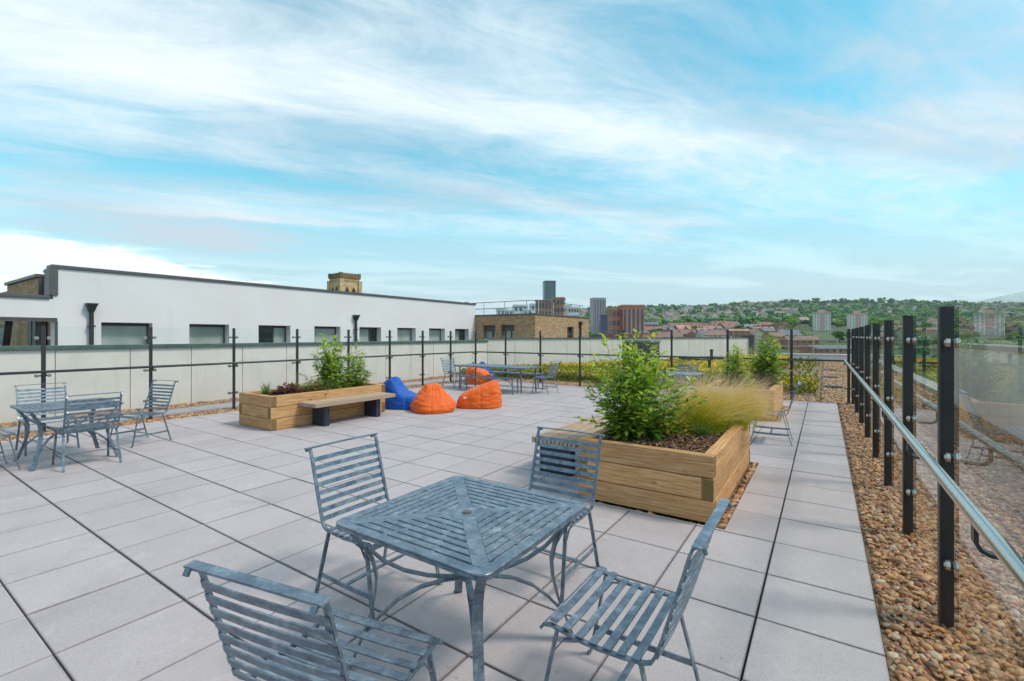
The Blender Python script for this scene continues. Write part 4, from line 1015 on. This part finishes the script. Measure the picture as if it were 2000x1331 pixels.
v_ = empty('vent_pipe', 'short dark vent pipe standing in front of the white parapet', 'pipe', (-5.0,26.6,0)); MB().tube([(0,0,0),(0,0,.86)], .075, 12).build('pipe', M['downpipe'], v_); MB().tube([(0,0,.861),(0,0,.93)], .095, 12).build('cap', M['downpipe'], v_)
v_ = empty('marker_post', 'short dark post standing among the yellow sedum flowers', 'post', (-3.95,20.6,0)); MB().box(-.05,.05,-.05,.05,0,.62).build('shaft', M['downpipe'], v_, bevel=.004); MB().box(-.06,.06,-.06,.06,.621,.66).build('cap', M['downpipe'], v_, bevel=.004)
# railing along the far roof edge
er = empty('edge_railing', 'thin metal railing along the far edge of the roof', 'railing', (-1.2,38.35,.4))
for x in (-3.6,-2.1,-.6,.75): MB().tube([(x+1.2,0,0),(x+1.2,0,1.02)], .03, 8).box(x+1.05,x+1.35,-.12,.12,0,.03).build('post', M['steel'], er)
for z in (.52,1.02): MB().tube([(-3.2,0,z),(2.05,0,z)], .026, 8).build('rail', M['steel'], er)

# ================================================================== land beyond: valley, hillside, town
FW = Vector((-math.sin(R(33.9)), math.cos(R(33.9)), 0)); RT = Vector((math.cos(R(33.9)), math.sin(R(33.9)), 0))
def at(d, t): p = FW*d+RT*(d*t); return p.x, p.y          # bearing t (tangent) off the terrace's view axis, distance d along it
PROF = [(0,-19),(230,-18),(330,-8),(420,0),(520,6),(620,10),(740,14),(860,20),(1000,31),(1200,50),(1450,79),(1700,108),(1900,124),(2100,126),(2600,110),(4200,60)]
def ground(x, y):
    d = x*FW.x+y*FW.y; l = x*RT.x+y*RT.y; r = math.hypot(x,y); s = max(d, .35*r); t = l/max(s,1)
    z = PROF[-1][1]
    for (a,za),(b,zb) in zip(PROF[:-1],PROF[1:]):
        if s <= b: q = (s-a)/(b-a); z = za+(zb-za)*q; break
    k = .93+.13*math.exp(-((t-.78)/.35)**2)-.05*math.exp(-((t-.15)/.2)**2)
    k *= .30+.70*max(0,min(1,(t+.02)/.16))
    base = -19; z = base+(z-base)*k
    if s > 300: z += (mnoise.noise(Vector((x/300,y/300,1)))*16+mnoise.noise(Vector((x/110,y/110,4)))*5)*min(1,(s-300)/600)
    return z
V = []; F = []; radii = [0,60,120,180,230,280,330,380,440,500,560,620,690,760,830,910,1000,1090,1180,1280,1380,1490,1600,1720,1850,1980,2120,2300,2600,3000,3600,4400]
NA = 150
for i, r in enumerate(radii):
    for k in range(NA):
        a = 2*math.pi*k/NA; x, y = r*math.sin(a), r*math.cos(a); V.append((x,y,ground(x,y) if i < len(radii)-1 else -30))
for i in range(len(radii)-1):
    for k in range(NA):
        a, b, c, d_ = i*NA+k, i*NA+(k+1)%NA, (i+1)*NA+(k+1)%NA, (i+1)*NA+k
        F += [(a,c,b),(a,d_,c)]
t = NT('land'); c = t.coord('World'); a = t.noise(c, .012, 5, .6); b = t.noise(c, .06, 4, .6)
k = t.ramp(a, [(.32,(.045,.075,.022)),(.5,(.075,.105,.03)),(.68,(.13,.135,.06))]); k = t.mix(t.step(b,.55,.7,0,.6), k, (.16,.135,.11))
M['land'] = t.fin(k, .95)
tag(link('hillside', tri_mesh('hillside', V, F, M['land'], True)), kind='structure')

# ---- trees: tapered trunk with limbs, crown of leaf clumps
def treemat(name, stops, rnd):
    t = NT(name); src = t.math('ADD', t.math('MULTIPLY', t.rnd() if rnd else t.isl(), .75), t.math('MULTIPLY', t.isl(), .25)) if rnd else t.isl()
    k = t.ramp(src, stops); n = t.noise(t.coord('World'), .35, 4, .6); k = t.mix(t.step(n,.4,.7,0,.4), k, (.10,.17,.03))
    return t.fin(k, .8, 0, .15)
TS = [(0,(.012,.085,.065)),(.25,(.03,.125,.06)),(.5,(.065,.18,.04)),(.78,(.135,.26,.035)),(1,(.24,.34,.05))]
M['crown'] = treemat('crown', TS, True); M['wood_mass'] = treemat('tree_mass', TS, False)
M['trunk'] = plain('trunk', (.07,.05,.035), .9)
def tree_proto(seed, hgt, wid, conifer=False):
    rn = np.random.default_rng(seed); root = empty('broadleaf_tree' if not conifer else 'conifer_tree')
    tr = MB().tube([(0,0,-1.5),(.1,0,hgt*.25),(.0,.1,hgt*.6)], wid*.035, 6, r2=wid*.014)
    for k in range(4):
        a = 1.6*k+rn.uniform(0,.6); tr.tube([(0,0,hgt*(.22+.06*k)),(math.cos(a)*wid*.28,math.sin(a)*wid*.28,hgt*(.45+.08*k))], wid*.014, 5, r2=wid*.005)
    tr.build('trunk', M['trunk'], root)
    n = 340; P = []
    lobes = [(rn.normal(0,.22,2)*wid, hgt*rn.uniform(.38,.78), wid*rn.uniform(.20,.34)) for _ in range(9)]
    while len(P) < n:
        if conifer:
            u = rn.random()**.8; a = rn.uniform(0,6.28); r_ = wid*.5*(1-u)*rn.uniform(.6,1); P.append((math.cos(a)*r_,math.sin(a)*r_,hgt*(.12+.88*u)))
        else:
            c_, z_, rr = lobes[rn.integers(len(lobes))]; v = rn.normal(0,1,3); v /= np.linalg.norm(v); v *= rr*rn.uniform(.72,1.05)
            p = (c_[0]+v[0], c_[1]+v[1], z_+v[2]*.85)
            if p[2] > hgt*.16: P.append(p)
    P = np.array(P); s = wid*rn.uniform(.055,.105,n)
    bv, bf = ICO1; S = np.zeros((n,3,3)); S[:,0,0] = s*rn.uniform(.7,1.3,n); S[:,1,1] = s*rn.uniform(.7,1.3,n); S[:,2,2] = s*rn.uniform(.5,.9,n)
    Vv, Ff = scatter(bv*(1+rn.normal(0,.18,bv.shape)), bf, rotz(rn.uniform(0,6.3,n)) @ rotx(rn.normal(0,.5,n)) @ S, P)
    tag(link('crown', tri_mesh('crown', Vv, Ff, M['crown']), root), kind='stuff'); return root
def where(d, t):
    a = 'low in the valley' if d < 430 else 'on the lower slope' if d < 700 else 'in the green belt' if d < 980 else 'halfway up the hillside' if d < 1450 else 'up by the ridge'
    b = 'behind the tall shrub' if t < .34 else 'above the white parapet' if t < .50 else 'behind the far planter' if t < .64 else 'near the pale tower blocks' if t < .80 else 'behind the balustrade posts' if t < .96 else 'behind the last glass panel'
    return a+' '+b
rt = random.Random(21)
protos = [tree_proto(1,11,11), tree_proto(2,13,12), tree_proto(3,10,13), tree_proto(4,12,9), tree_proto(5,15,6,True)]
first = [True]*5
TL = ['rounded green tree','tall full green tree','broad spreading tree','upright leafy tree','dark pointed conifer']
placed = []; big = []; mass = []
def density(d, t):
    n_ = .5+.5*mnoise.noise(Vector((t*7,d/170,3)))
    if d < 360: return .06 if t < .8 else .5
    if d < 560: return .22+.25*n_+(.3 if t > .62 else 0)
    if d < 700: return .55+.35*n_
    if d < 980: return .95
    if d < 1500: return (.14 if t < .6 else .34)+1.0*max(0,n_-.36)+(.4 if .62 < t < 1.0 else 0)+(.15 if d > 1250 and t > .55 else 0)
    return .62+.5*n_
d = 235.0
while d < 2060:
    step = 15+d*.013; t_ = .10
    while t_ < 1.25:
        t_ += (step*rt.uniform(.7,1.3))/d; dd = d+rt.uniform(-.5,.5)*step
        if rt.random() < density(dd, t_):
            mass.append((dd, t_))
    d += step*(.95 if d < 1000 else 1.15)
def wanted(q): return q[0]
mass = [q for q in mass if not any(abs(q[1]-tt) < .035 and 330 < q[0] < dd_ for tt, dd_ in ((.6665,520),(.7425,520),(1.0265,450),(.901,520)))]
free = [q for q in mass if not (q[0] < 300 and .16 < q[1] < .40)]
free.sort(key=lambda q: q[0]); singles, woods = free[:285], free[285:]
for (dd, t_) in singles:
    x, y = at(dd, t_); k = rt.choices(range(5), (4,4,4,3,1))[0]
    c = protos[k] if first[k] else copy_tree(protos[k]); first[k] = False
    c.location = (x,y,ground(x,y)-.3); s = rt.uniform(.7,1.15); c.scale = (s*rt.uniform(.9,1.15), s*rt.uniform(.9,1.15), s); c.rotation_euler = (0,0,rt.uniform(0,6.3))
    lb = TL[k]+' '+where(dd,t_); tag(c, lb, 'tree', 'trees: '+lb)
VV = []; FF = []; o = 0; bv, bf = ICO1
rn = np.random.default_rng(77)
for (dd, t_) in woods:
    x, y = at(dd, t_); z = ground(x,y); w_ = rn.uniform(6.0,13.5)*(1.0 if dd < 1600 else rn.uniform(.75,1.25)); nl = 22
    Pp = np.stack([x+rn.normal(0,.42,nl)*w_, y+rn.normal(0,.42,nl)*w_, z+w_*rn.uniform(.25,1.15,nl)], -1); s = w_*rn.uniform(.17,.36,nl)
    S = np.zeros((nl,3,3)); S[:,0,0] = s; S[:,1,1] = s*rn.uniform(.8,1.2,nl); S[:,2,2] = s*rn.uniform(.65,.95,nl)
    v, f = scatter(bv*(1+rn.normal(0,.15,bv.shape)), bf, rotz(rn.uniform(0,6.3,nl)) @ S, Pp); VV.append(v); FF.append(f+o); o += len(v)
tag(link('woods', tri_mesh('woods', np.concatenate(VV), np.concatenate(FF), M['wood_mass'])), kind='stuff')

# ---- houses
def housemat(name, stops, rough=.85):
    t = NT(name); k = t.ramp(t.rnd(), stops, 'CONSTANT'); n = t.noise(t.coord('World'), .5, 3); k = t.mix(t.step(n,.4,.75,0,.25), k, (.12,.10,.09)); return t.fin(k, rough)
M['hwall'] = housemat('house_wall', [(0,(.52,.33,.27)),(.22,(.66,.60,.55)),(.5,(.58,.43,.36)),(.7,(.80,.78,.74)),(.9,(.46,.28,.22))])
M['hroof'] = housemat('house_roof', [(0,(.34,.24,.215)),(.4,(.30,.27,.275)),(.7,(.40,.28,.25)),(.88,(.36,.34,.345))])
M['hwin'] = plain('house_window', (.05,.055,.06), .15)
M['hroofred'] = plain('valley_roof', (.27,.15,.125), .85, 0, .25, .4, obj=False); M['hwallred'] = plain('valley_wall', (.38,.17,.115), .85, 0, .25, .3, obj=False)
M['hwallcream'] = plain('cream_wall', (.58,.50,.40), .85, 0, .15, .3, obj=False); M['hroofgrey'] = plain('slate_roof', (.16,.16,.19), .8, 0, .25, .4, obj=False)
def house_solid(L, Wd, eave, ridge, nwin=3, rows=2):
    """returns walls, roof, windows MBs"""
    w_ = MB(); w_.box(-L/2,L/2,-Wd/2,Wd/2,-4,eave)
    w_.add([(-L/2,-Wd/2,eave),(-L/2,Wd/2,eave),(-L/2,0,ridge-.15)], [(0,1,2)]); w_.add([(L/2,-Wd/2,eave),(L/2,Wd/2,eave),(L/2,0,ridge-.15)], [(0,2,1)])
    r_ = MB(); o_ = .35; sl = (ridge-eave)/(Wd/2); ez = eave-o_*sl
    vs = [(-L/2-o_,-Wd/2-o_,ez),(L/2+o_,-Wd/2-o_,ez),(L/2+o_,0,ridge),(-L/2-o_,0,ridge),(-L/2-o_,Wd/2+o_,ez),(L/2+o_,Wd/2+o_,ez)]
    vs2 = [(x,y,z+.22) for x,y,z in vs]
    r_.add(vs+vs2, [(0,1,2,3),(3,2,5,4),(6,9,8,7),(9,10,11,8),(0,6,7,1),(4,5,11,10),(0,3,9,6),(3,4,10,9),(1,7,8,2),(2,8,11,5)])
    g = []
    for rI in range(rows):
        for k in range(nwin):
            x = -L/2+L*(k+.5)/nwin; z0 = eave-1.9-2.7*rI
            for s in (-1,1): g.append((x-.55, x+.55, s*(Wd/2+.02)-.02, s*(Wd/2+.02)+.02, z0, z0+1.25))
    c_ = MB()
    for x in ([-L*.3, L*.3] if L < 16 else [-L*.4,-L*.13,L*.13,L*.4]): c_.box(x-.45,x+.45,-.35,.35,ridge-.4,ridge+1.1)
    return w_, r_, g, c_
hp = []
for k, (L, Wd, e, rr) in enumerate([(9,8,5,8.2),(16,8.5,5.2,8.4),(28,8.5,5.4,8.6),(12,9,5.5,9.2)]):
    w_, r_, g, c_ = house_solid(L, Wd, e, rr, max(2,int(L/4)))
    root = empty('terraced_house' if L > 14 else 'house'); w_.build('wall', M['hwall'], root); r_.build('roof', M['hroof'], root)
    gm = MB()
    for q in g: gm.box(*q)
    tag(gm.build('windows', M['hwin'], root), kind='stuff'); tag(c_.build('chimneys', M['hwallred'], root), kind='stuff'); hp.append(root)
HL = ['small gabled house','short gabled terrace','long gabled terrace','detached gabled house']
HG = ['small houses on the hillside','short terraces on the hillside','long terraces on the hillside','detached houses on the hillside']
firsth = [True]*4; nh = 0; hs_ = []
for row in range(26):
    d0 = 560+row*54; t_ = .12+rt.uniform(0,.04)
    while t_ < 1.2:
        k = rt.choices(range(4), (3,4,3,2))[0]; L = (9,16,28,12)[k]
        t_ += (L*.5+rt.uniform(5,40 if 680 < d0 < 1000 else 22))/d0
        dd = d0+22*math.sin(t_*9+row)+rt.uniform(-30,30)
        dens = .06 if 680 < dd < 980 else (.16 if .60 < t_ < 1.0 else .62+1.0*max(0,mnoise.noise(Vector((t_*6,dd/190,8)))+.25))
        if rt.random() < dens: hs_.append((dd, t_, k))
        t_ += L*.5/d0
hs_.sort(); step_ = max(1, len(hs_)/250); pick = {int(i*step_) for i in range(250)}
SV = MB()
for i, (dd, t_, k) in enumerate(hs_):
    x, y = at(dd, t_); z = ground(x,y); a = R(33.9)+rt.choice([0,0,.4,-.5,1.3])+rt.uniform(-.15,.15)
    if i in pick:
        c = hp[k] if firsth[k] else copy_tree(hp[k]); firsth[k] = False
        c.location = (x,y,z+1.5); c.rotation_euler = (0,0,a); lb = HL[k]+' '+where(dd,t_); tag(c, lb, 'house', 'houses: '+lb)
    else:
        L, Wd, e, rr = [(9,8,5,8.2),(16,8.5,5.2,8.4),(28,8.5,5.4,8.6),(12,9,5.5,9.2)][k]; mm = Matrix.Translation((x,y,z+1.5)) @ Matrix.Rotation(a,4,'Z')
        w_, r_, g, c_ = house_solid(L, Wd, e, rr)
        SV.add([mm @ Vector(p) for p in w_.v], w_.f, 0); SV.add([mm @ Vector(p) for p in r_.v], r_.f, 1)
if SV.v: tag(SV.build('distant_houses', [M['hwallcream'], plain('far_roof', (.22,.165,.15), .85, 0, .3, .02, obj=False)]), kind='stuff')

M['redblock'] = plain('red_block_brick', (.50,.22,.16), .85, 0, .2, .2, obj=False); M['brownblock'] = plain('brown_block_brick', (.42,.235,.19), .85, 0, .25, .3, obj=False)
# valley roofs nearer by: red brick rows, flats and sheds one can tell apart
def rowhouse(d, t, L, Wd, e, rr, ang, wm, rm, label, cat='house', nw=None, name='brick_terrace', group=None):
    x, y = at(d, t); root = empty(name, label, cat, (x,y,ground(x,y)+1), R(33.9+ang), group); w_, r_, g, c_ = house_solid(L, Wd, e, rr, nw or max(2,int(L/3.6)), 2)
    w_.build('wall', wm, root); r_.build('roof', rm, root); tag(c_.build('chimneys', M['hwallred'], root), kind='stuff')
    g0 = None
    for q in g: 
        if q[2] < 0: MB().box(*q).build('window', M['hwin'], root)
    return root
RD, RG, WR, WC = M['hroofred'], M['hroofgrey'], M['hwallred'], M['hwallcream']
VAL = [
 (330,.285,30,10,6.5,10,4,WR,RD,'red brick terrace with red roof just above the white parapet'),
 (345,.335,26,10,7,10.5,-8,WR,RD,'red terrace standing between the red flats and the balustrade posts'),
 (372,.385,36,10,6.5,10,6,WR,RD,'long red-roofed terrace in the middle of the valley'),
 (350,.43,24,9,7.5,11,10,WC,RD,'cream walled terrace with red roof behind a balustrade post'),
 (400,.30,28,10,8,11,-5,WR,RD,'red terrace further up the valley right of the red flats'),
 (415,.345,24,9,8,11.5,12,WC,RG,'cream terrace with slate roof in the valley'),
 (430,.395,34,10,7,11,-6,WR,RD,'long red brick terrace in front of the green belt of trees'),
 (440,.46,36,10,8,11,3,WC,RD,'row of cream flats with a dark red roof'),
 (470,.42,30,10,9,12,-3,WR,RD,'upper red terrace under the green belt of trees'),
 (480,.355,26,10,9,12,8,WR,RD,'red terrace with end gable under the green belt'),
 (500,.29,30,10,10,13,-4,WR,RG,'brick terrace with slate roof at the left of the green belt'),
 (395,.53,36,14,5,8,2,WR,RG,'low slate-roofed hall behind the far planter'),
 (300,.68,32,18,3,5,0,WR,RG,'low blue-grey roofed shed beyond the edge railing'),
 (330,.62,26,12,5,8,-10,WR,RD,'brown brick house beyond the edge railing'),
 (520,.47,22,9,9,12,5,WR,RD,'short red terrace at the edge of the green belt'),
 (300,.36,22,9,6,9,9,WR,RD,'nearest red brick house above the parapet coping'),
]
for (d_,t_,L,Wd,e,rr,a_,wm,rm,lb) in VAL: rowhouse(d_,t_,L*.78,Wd,e,rr,a_,wm,rm,lb)
# smaller houses filling the valley between the terraces
for k in range(34):
    d_ = rt.uniform(340,530); t_ = rt.uniform(.26,.60); wm = rt.choice([WR,WR,WC,M['brownblock'],M['redblock']]); rm = rt.choice([RD,RD,RG,M['brownblock']])
    lb = ('red' if wm in (WR, M['redblock']) else 'cream' if wm is WC else 'brown')+' walled house with '+('grey' if rm is RG else 'reddish')+' roof '+where(d_, t_)
    rowhouse(d_, t_, rt.uniform(9,17), rt.uniform(8,11), rt.uniform(5,9), rt.uniform(9,13), rt.choice([-35,-10,5,12,60,80])+rt.uniform(-8,8), wm, rm, lb, 'house', None, 'brick_house', 'houses: '+lb)

# ---- towers and blocks on the skyline
def block(name, label, cat, d, t, w, dep, zt, ang, wallm, cols, rows, winm, style='grid', roof_h=.8, roofm=None, zb=None):
    x, y = at(d, t); zb = ground(x,y)-1 if zb is None else zb; root = empty(name, label, cat, (x,y,zb), R(33.9+ang)); H_ = zt-zb
    MB().box(-w/2,w/2,-dep/2,dep/2,0,H_).build('wall', wallm, root)
    MB().box(-w/2-.25,w/2+.25,-dep/2-.25,dep/2+.25,H_+.002,H_+roof_h).build('roof', roofm or wallm, root)
    for (n, half, axis) in ((cols, w, 0), (max(2,int(cols*dep/w)), dep, 1)):
        g = MB()
        for s in (-1,1):
            for c in range(n):
                u0 = -half/2+half*(c+.20)/n; u1 = -half/2+half*(c+.80)/n
                fl = H_/rows if style != 'strip' else H_
                for r_ in range(rows if style != 'strip' else 1):
                    z0 = fl*r_+(fl*.28 if style != 'strip' else 1.0); z1 = fl*(r_+.82) if style != 'strip' else H_-1.2
                    if axis == 0: y0 = s*(dep/2+.03); g.box(u0,u1,min(y0,y0-s*.06),max(y0,y0-s*.06),z0,z1)
                    else: x0 = s*(w/2+.03); g.box(min(x0,x0-s*.06),max(x0,x0-s*.06),u0,u1,z0,z1)
        tag(g.build('windows', winm, root), kind='stuff')
    return root
M['tower_dark'] = plain('tower_cladding', (.09,.115,.14), .4, 0, .15, .1, obj=False); M['tower_glass'] = plain('tower_glass', (.13,.19,.24), .15, 0, .3, .2)
M['stripe'] = plain('stripe_cladding', (.46,.42,.44), .6, 0, .1, .2); M['stripe_dark'] = plain('stripe_window', (.10,.10,.125), .25, 0, .3, .3)
M['indigo'] = plain('indigo_cladding', (.085,.095,.19), .5)
M['whiteblock'] = plain('white_cladding', (.66,.68,.70), .7)
M['councilwhite'] = plain('tower_render', (.80,.76,.72), .8); M['councilpink'] = plain('tower_pink', (.60,.40,.35), .8); M['sand'] = plain('sandstone', (.56,.38,.21), .9, 0, .3, .6, obj=False, bump=.3, bscale=3)
M['sanddark'] = plain('sandstone_dark', (.20,.135,.065), .9, 0, .3, .8, obj=False); M['void'] = plain('louvre_dark', (.03,.026,.022), .8)
block('glass_tower', 'tall dark blue-grey glass tower rising above the brick flats', 'tower', 700, .080, 17.0, 17, 82, 5, M['tower_dark'], 9, 20, M['tower_glass'], roof_h=1.5)
block('brick_flats', 'dark red brick block of flats with stepped top under the glass tower', 'building', 260, .0700, 8.8, 9, 20.6, -12, M['brownblock'], 5, 8, M['stripe_dark'])
block('brick_flats', 'taller right half of the dark red brick block under the glass tower', 'building', 262, .1010, 6.4, 9, 22.2, -12, M['brownblock'], 3, 9, M['stripe_dark'])
block('white_flats', 'white block of flats right next to the dark red brick block', 'building', 282, .129, 6.6, 8, 18.2, 8, M['whiteblock'], 4, 9, M['stripe_dark'])
block('white_flats', 'slim grey-topped white block behind the red brick block', 'building', 300, .112, 8, 8, 20.6, 8, M['whiteblock'], 4, 10, M['tower_glass'])
for k, (t_, w_, zt) in enumerate([(-.0215,7,18.2),(-.004,6,17.4),(.017,9,20.6),(.037,8,17.8),(.051,7,21.4)]):
    block('white_flats', ['white flats seen through the roof railing, beside a small red roof','low white flats through the roof railing, second from the small red roof','white flats with a taller core seen through the roof railing','low white flats seen through the roof railing near the brick block','grey and white flats touching the dark red brick block'][k], 'building', 300, t_, w_, 9, zt, 6, M['whiteblock'], 3, 8, M['tower_glass'])
block('striped_tower', 'slim grey tower with pale vertical stripes on the skyline', 'tower', 420, .1848, 11.6, 11, 34.8, 6, M['stripe'], 8, 14, M['stripe_dark'], 'strip')
block('indigo_block', 'dark indigo block at the foot of the striped tower', 'building', 330, .2035, 9.5, 9, 15.5, -5, M['indigo'], 5, 6, M['stripe_dark'])
rb = block('red_flats', 'red brick block of flats with tall window strips behind the shrub top', 'building', 210, .2560, 9.6, 8, 14.6, 3, M['redblock'], 5, 7, M['stripe_dark'], 'strip')
block('red_flats', 'lower left wing of the red brick flats behind the shrub top', 'building', 213, .2235, 5.6, 8, 13.2, 3, M['redblock'], 3, 8, M['stripe_dark'])
block('grey_block', 'low violet-grey block below the striped tower', 'building', 250, .185, 13, 10, 0.8, 0, M['indigo'], 5, 3, M['stripe_dark'])
block('brick_hall', 'low red brick hall below the red flats, just over the parapet', 'building', 190, .235, 26, 10, -1.2, 2, M['redblock'], 7, 3, M['stripe_dark'])
for k, (d_, t_, w_, zt, lb) in enumerate([(520,.6665,15.6,25.6,'pale tower block with pink centre strip left of the balustrade posts'),(520,.7425,16.6,24.4,'second pale tower block, just above the row of balustrade posts'),(520,.9010,15,17.5,'pale tower block seen through glass between two balustrade posts'),(450,1.0265,20,21.5,'pale tower block seen through the last glass panel')]):
    r_ = block('tower_block', lb, 'tower', d_, t_, w_, 15, zt, -28 if k < 2 else -40, M['councilwhite'], 6, 12, plain('flat_window', (.30,.28,.28), .4), roofm=M['councilpink'], roof_h=2.0)
    MB().box(-w_*.16,w_*.16,-7.62,-7.53,0,zt-r_.location.z).build('centre_strip', M['councilpink'], r_); MB().box(-3,3,-3,3,zt-r_.location.z+2.0,zt-r_.location.z+5).build('plant_room', M['councilpink'], r_)
block('stone_tower', 'short sandstone-coloured tower among the trees of the valley', 'tower', 560, .5845, 9, 9, 16.5, 10, M['sand'], 2, 4, M['sanddark'])

# ---- church tower behind the white building
ch = empty('church_tower', 'yellow sandstone church tower with pointed louvre windows behind the white roof edge', 'tower', (*at(150,-.3605), -19), R(33.9-19.5-19.8+0))
S_ = 3.35; ZT = 21.1+19
MB().box(-S_,S_,-S_,S_,0,ZT-1.2).build('wall', M['sand'], ch)
pp = MB().box(-S_-.25,S_+.25,-S_-.25,S_+.25,ZT-1.2+.002,ZT-.7)
pp.build('cornice', M['sanddark'], ch)
pr = MB()
for s in (-1,1):
    pr.box(-S_-.1,S_+.1,s*(S_-.1)-.2,s*(S_-.1)+.2,ZT-.698,ZT+.35); pr.box(s*(S_-.1)-.2,s*(S_-.1)+.2,-S_+.31,S_-.31,ZT-.698,ZT+.348)
    for q in (-1,1): pr.box(s*(S_-.1)-.4,s*(S_-.1)+.4,q*(S_-.1)-.4,q*(S_-.1)+.4,ZT-.699,ZT+.50)
pr.build('parapet', M['sanddark'], ch)
for s in (-1,1):
    for q in (-1,1): MB().box(s*S_-.55,s*S_+.55,q*S_-.55,q*S_+.55,0,ZT-1.9).build('buttress', M['sand'], ch)
for k in range(4):
    for u in (-1.15,1.15):
        pts = [(-.60,0),(.60,0),(.60,3.2),(.42,4.1),(.0,5.0),(-.42,4.1),(-.60,3.2)]
        hood = [(x*1.45,z*1.10+(-.15)) for x,z in pts]
        for (pl_, y0, y1, mt_, nm) in ((hood,.02,.16,M['sanddark'],'hood_mould'),(pts,.05,.20,M['void'],'louvre_window')):
            n = len(pl_); mb = MB(); vs = [(u+x,-S_-y0+.0,ZT-9.2+z) for x,z in pl_]+[(u+x,-S_-y1,ZT-9.2+z) for x,z in pl_]
            mb.add(vs, [tuple(range(n)), tuple(reversed(range(n,2*n)))]+[(a,n+a,n+(a+1)%n,(a+1)%n) for a in range(n)])
            mb.build(nm, mt_, ch, rot=(0,0,math.pi/2*k))
    MB().box(-S_+.56,S_-.56,-S_-.14,-S_-.01,ZT-9.7,ZT-9.4).build('string_course', M['sanddark'], ch, rot=(0,0,math.pi/2*k))
    for q in range(7): MB().box(-2.4+.8*q-.2,-2.4+.8*q+.2,-S_-.2,-S_-.01,ZT-2.1,ZT-1.7).build('corbel', M['sand'], ch, rot=(0,0,math.pi/2*k))
# little roof with a chimney peeping over the white building
gr = empty('gabled_roof', 'brown roof ridge with a chimney just showing over the white building', 'house', (*at(60,-.1190), -8), R(33.9+4))
w_, r_, g, c_ = house_solid(3.0, 6, 11.6, 13.1, 2, 1); w_.build('wall', M['brick_buff'], gr); r_.build('roof', M['hroofgrey'], gr); MB().box(1.05,1.5,-.4,.4,12.6,14.0).build('chimney', M['brick_buff'], gr)
rh = empty('red_roof_house', 'small red roof showing between railing posts above the brick building', 'house', (*at(120,-.025), -10), R(33.9))
w_, r_, g, c_ = house_solid(4.2, 6, 14.6, 16.6, 2, 1); w_.build('wall', M['whiteblock'], rh); r_.build('roof', M['redblock'], rh)

# ================================================================== haze
HAZE = True
if HAZE:
    hm = bpy.data.materials.new('haze'); hm.use_nodes = True; hn = hm.node_tree.nodes; hn.clear()
    hv_ = hn.new('ShaderNodeVolumePrincipled'); ho = hn.new('ShaderNodeOutputMaterial'); hm.node_tree.links.new(hv_.outputs[0], ho.inputs['Volume'])
    hv_.inputs['Color'].default_value = (.80,.90,1.0,1); hv_.inputs['Density'].default_value = .00008; hv_.inputs['Anisotropy'].default_value = .2
    tag(MB().box(-4600,4600,-4600,4600,-45,240).build('haze', hm), kind='stuff')
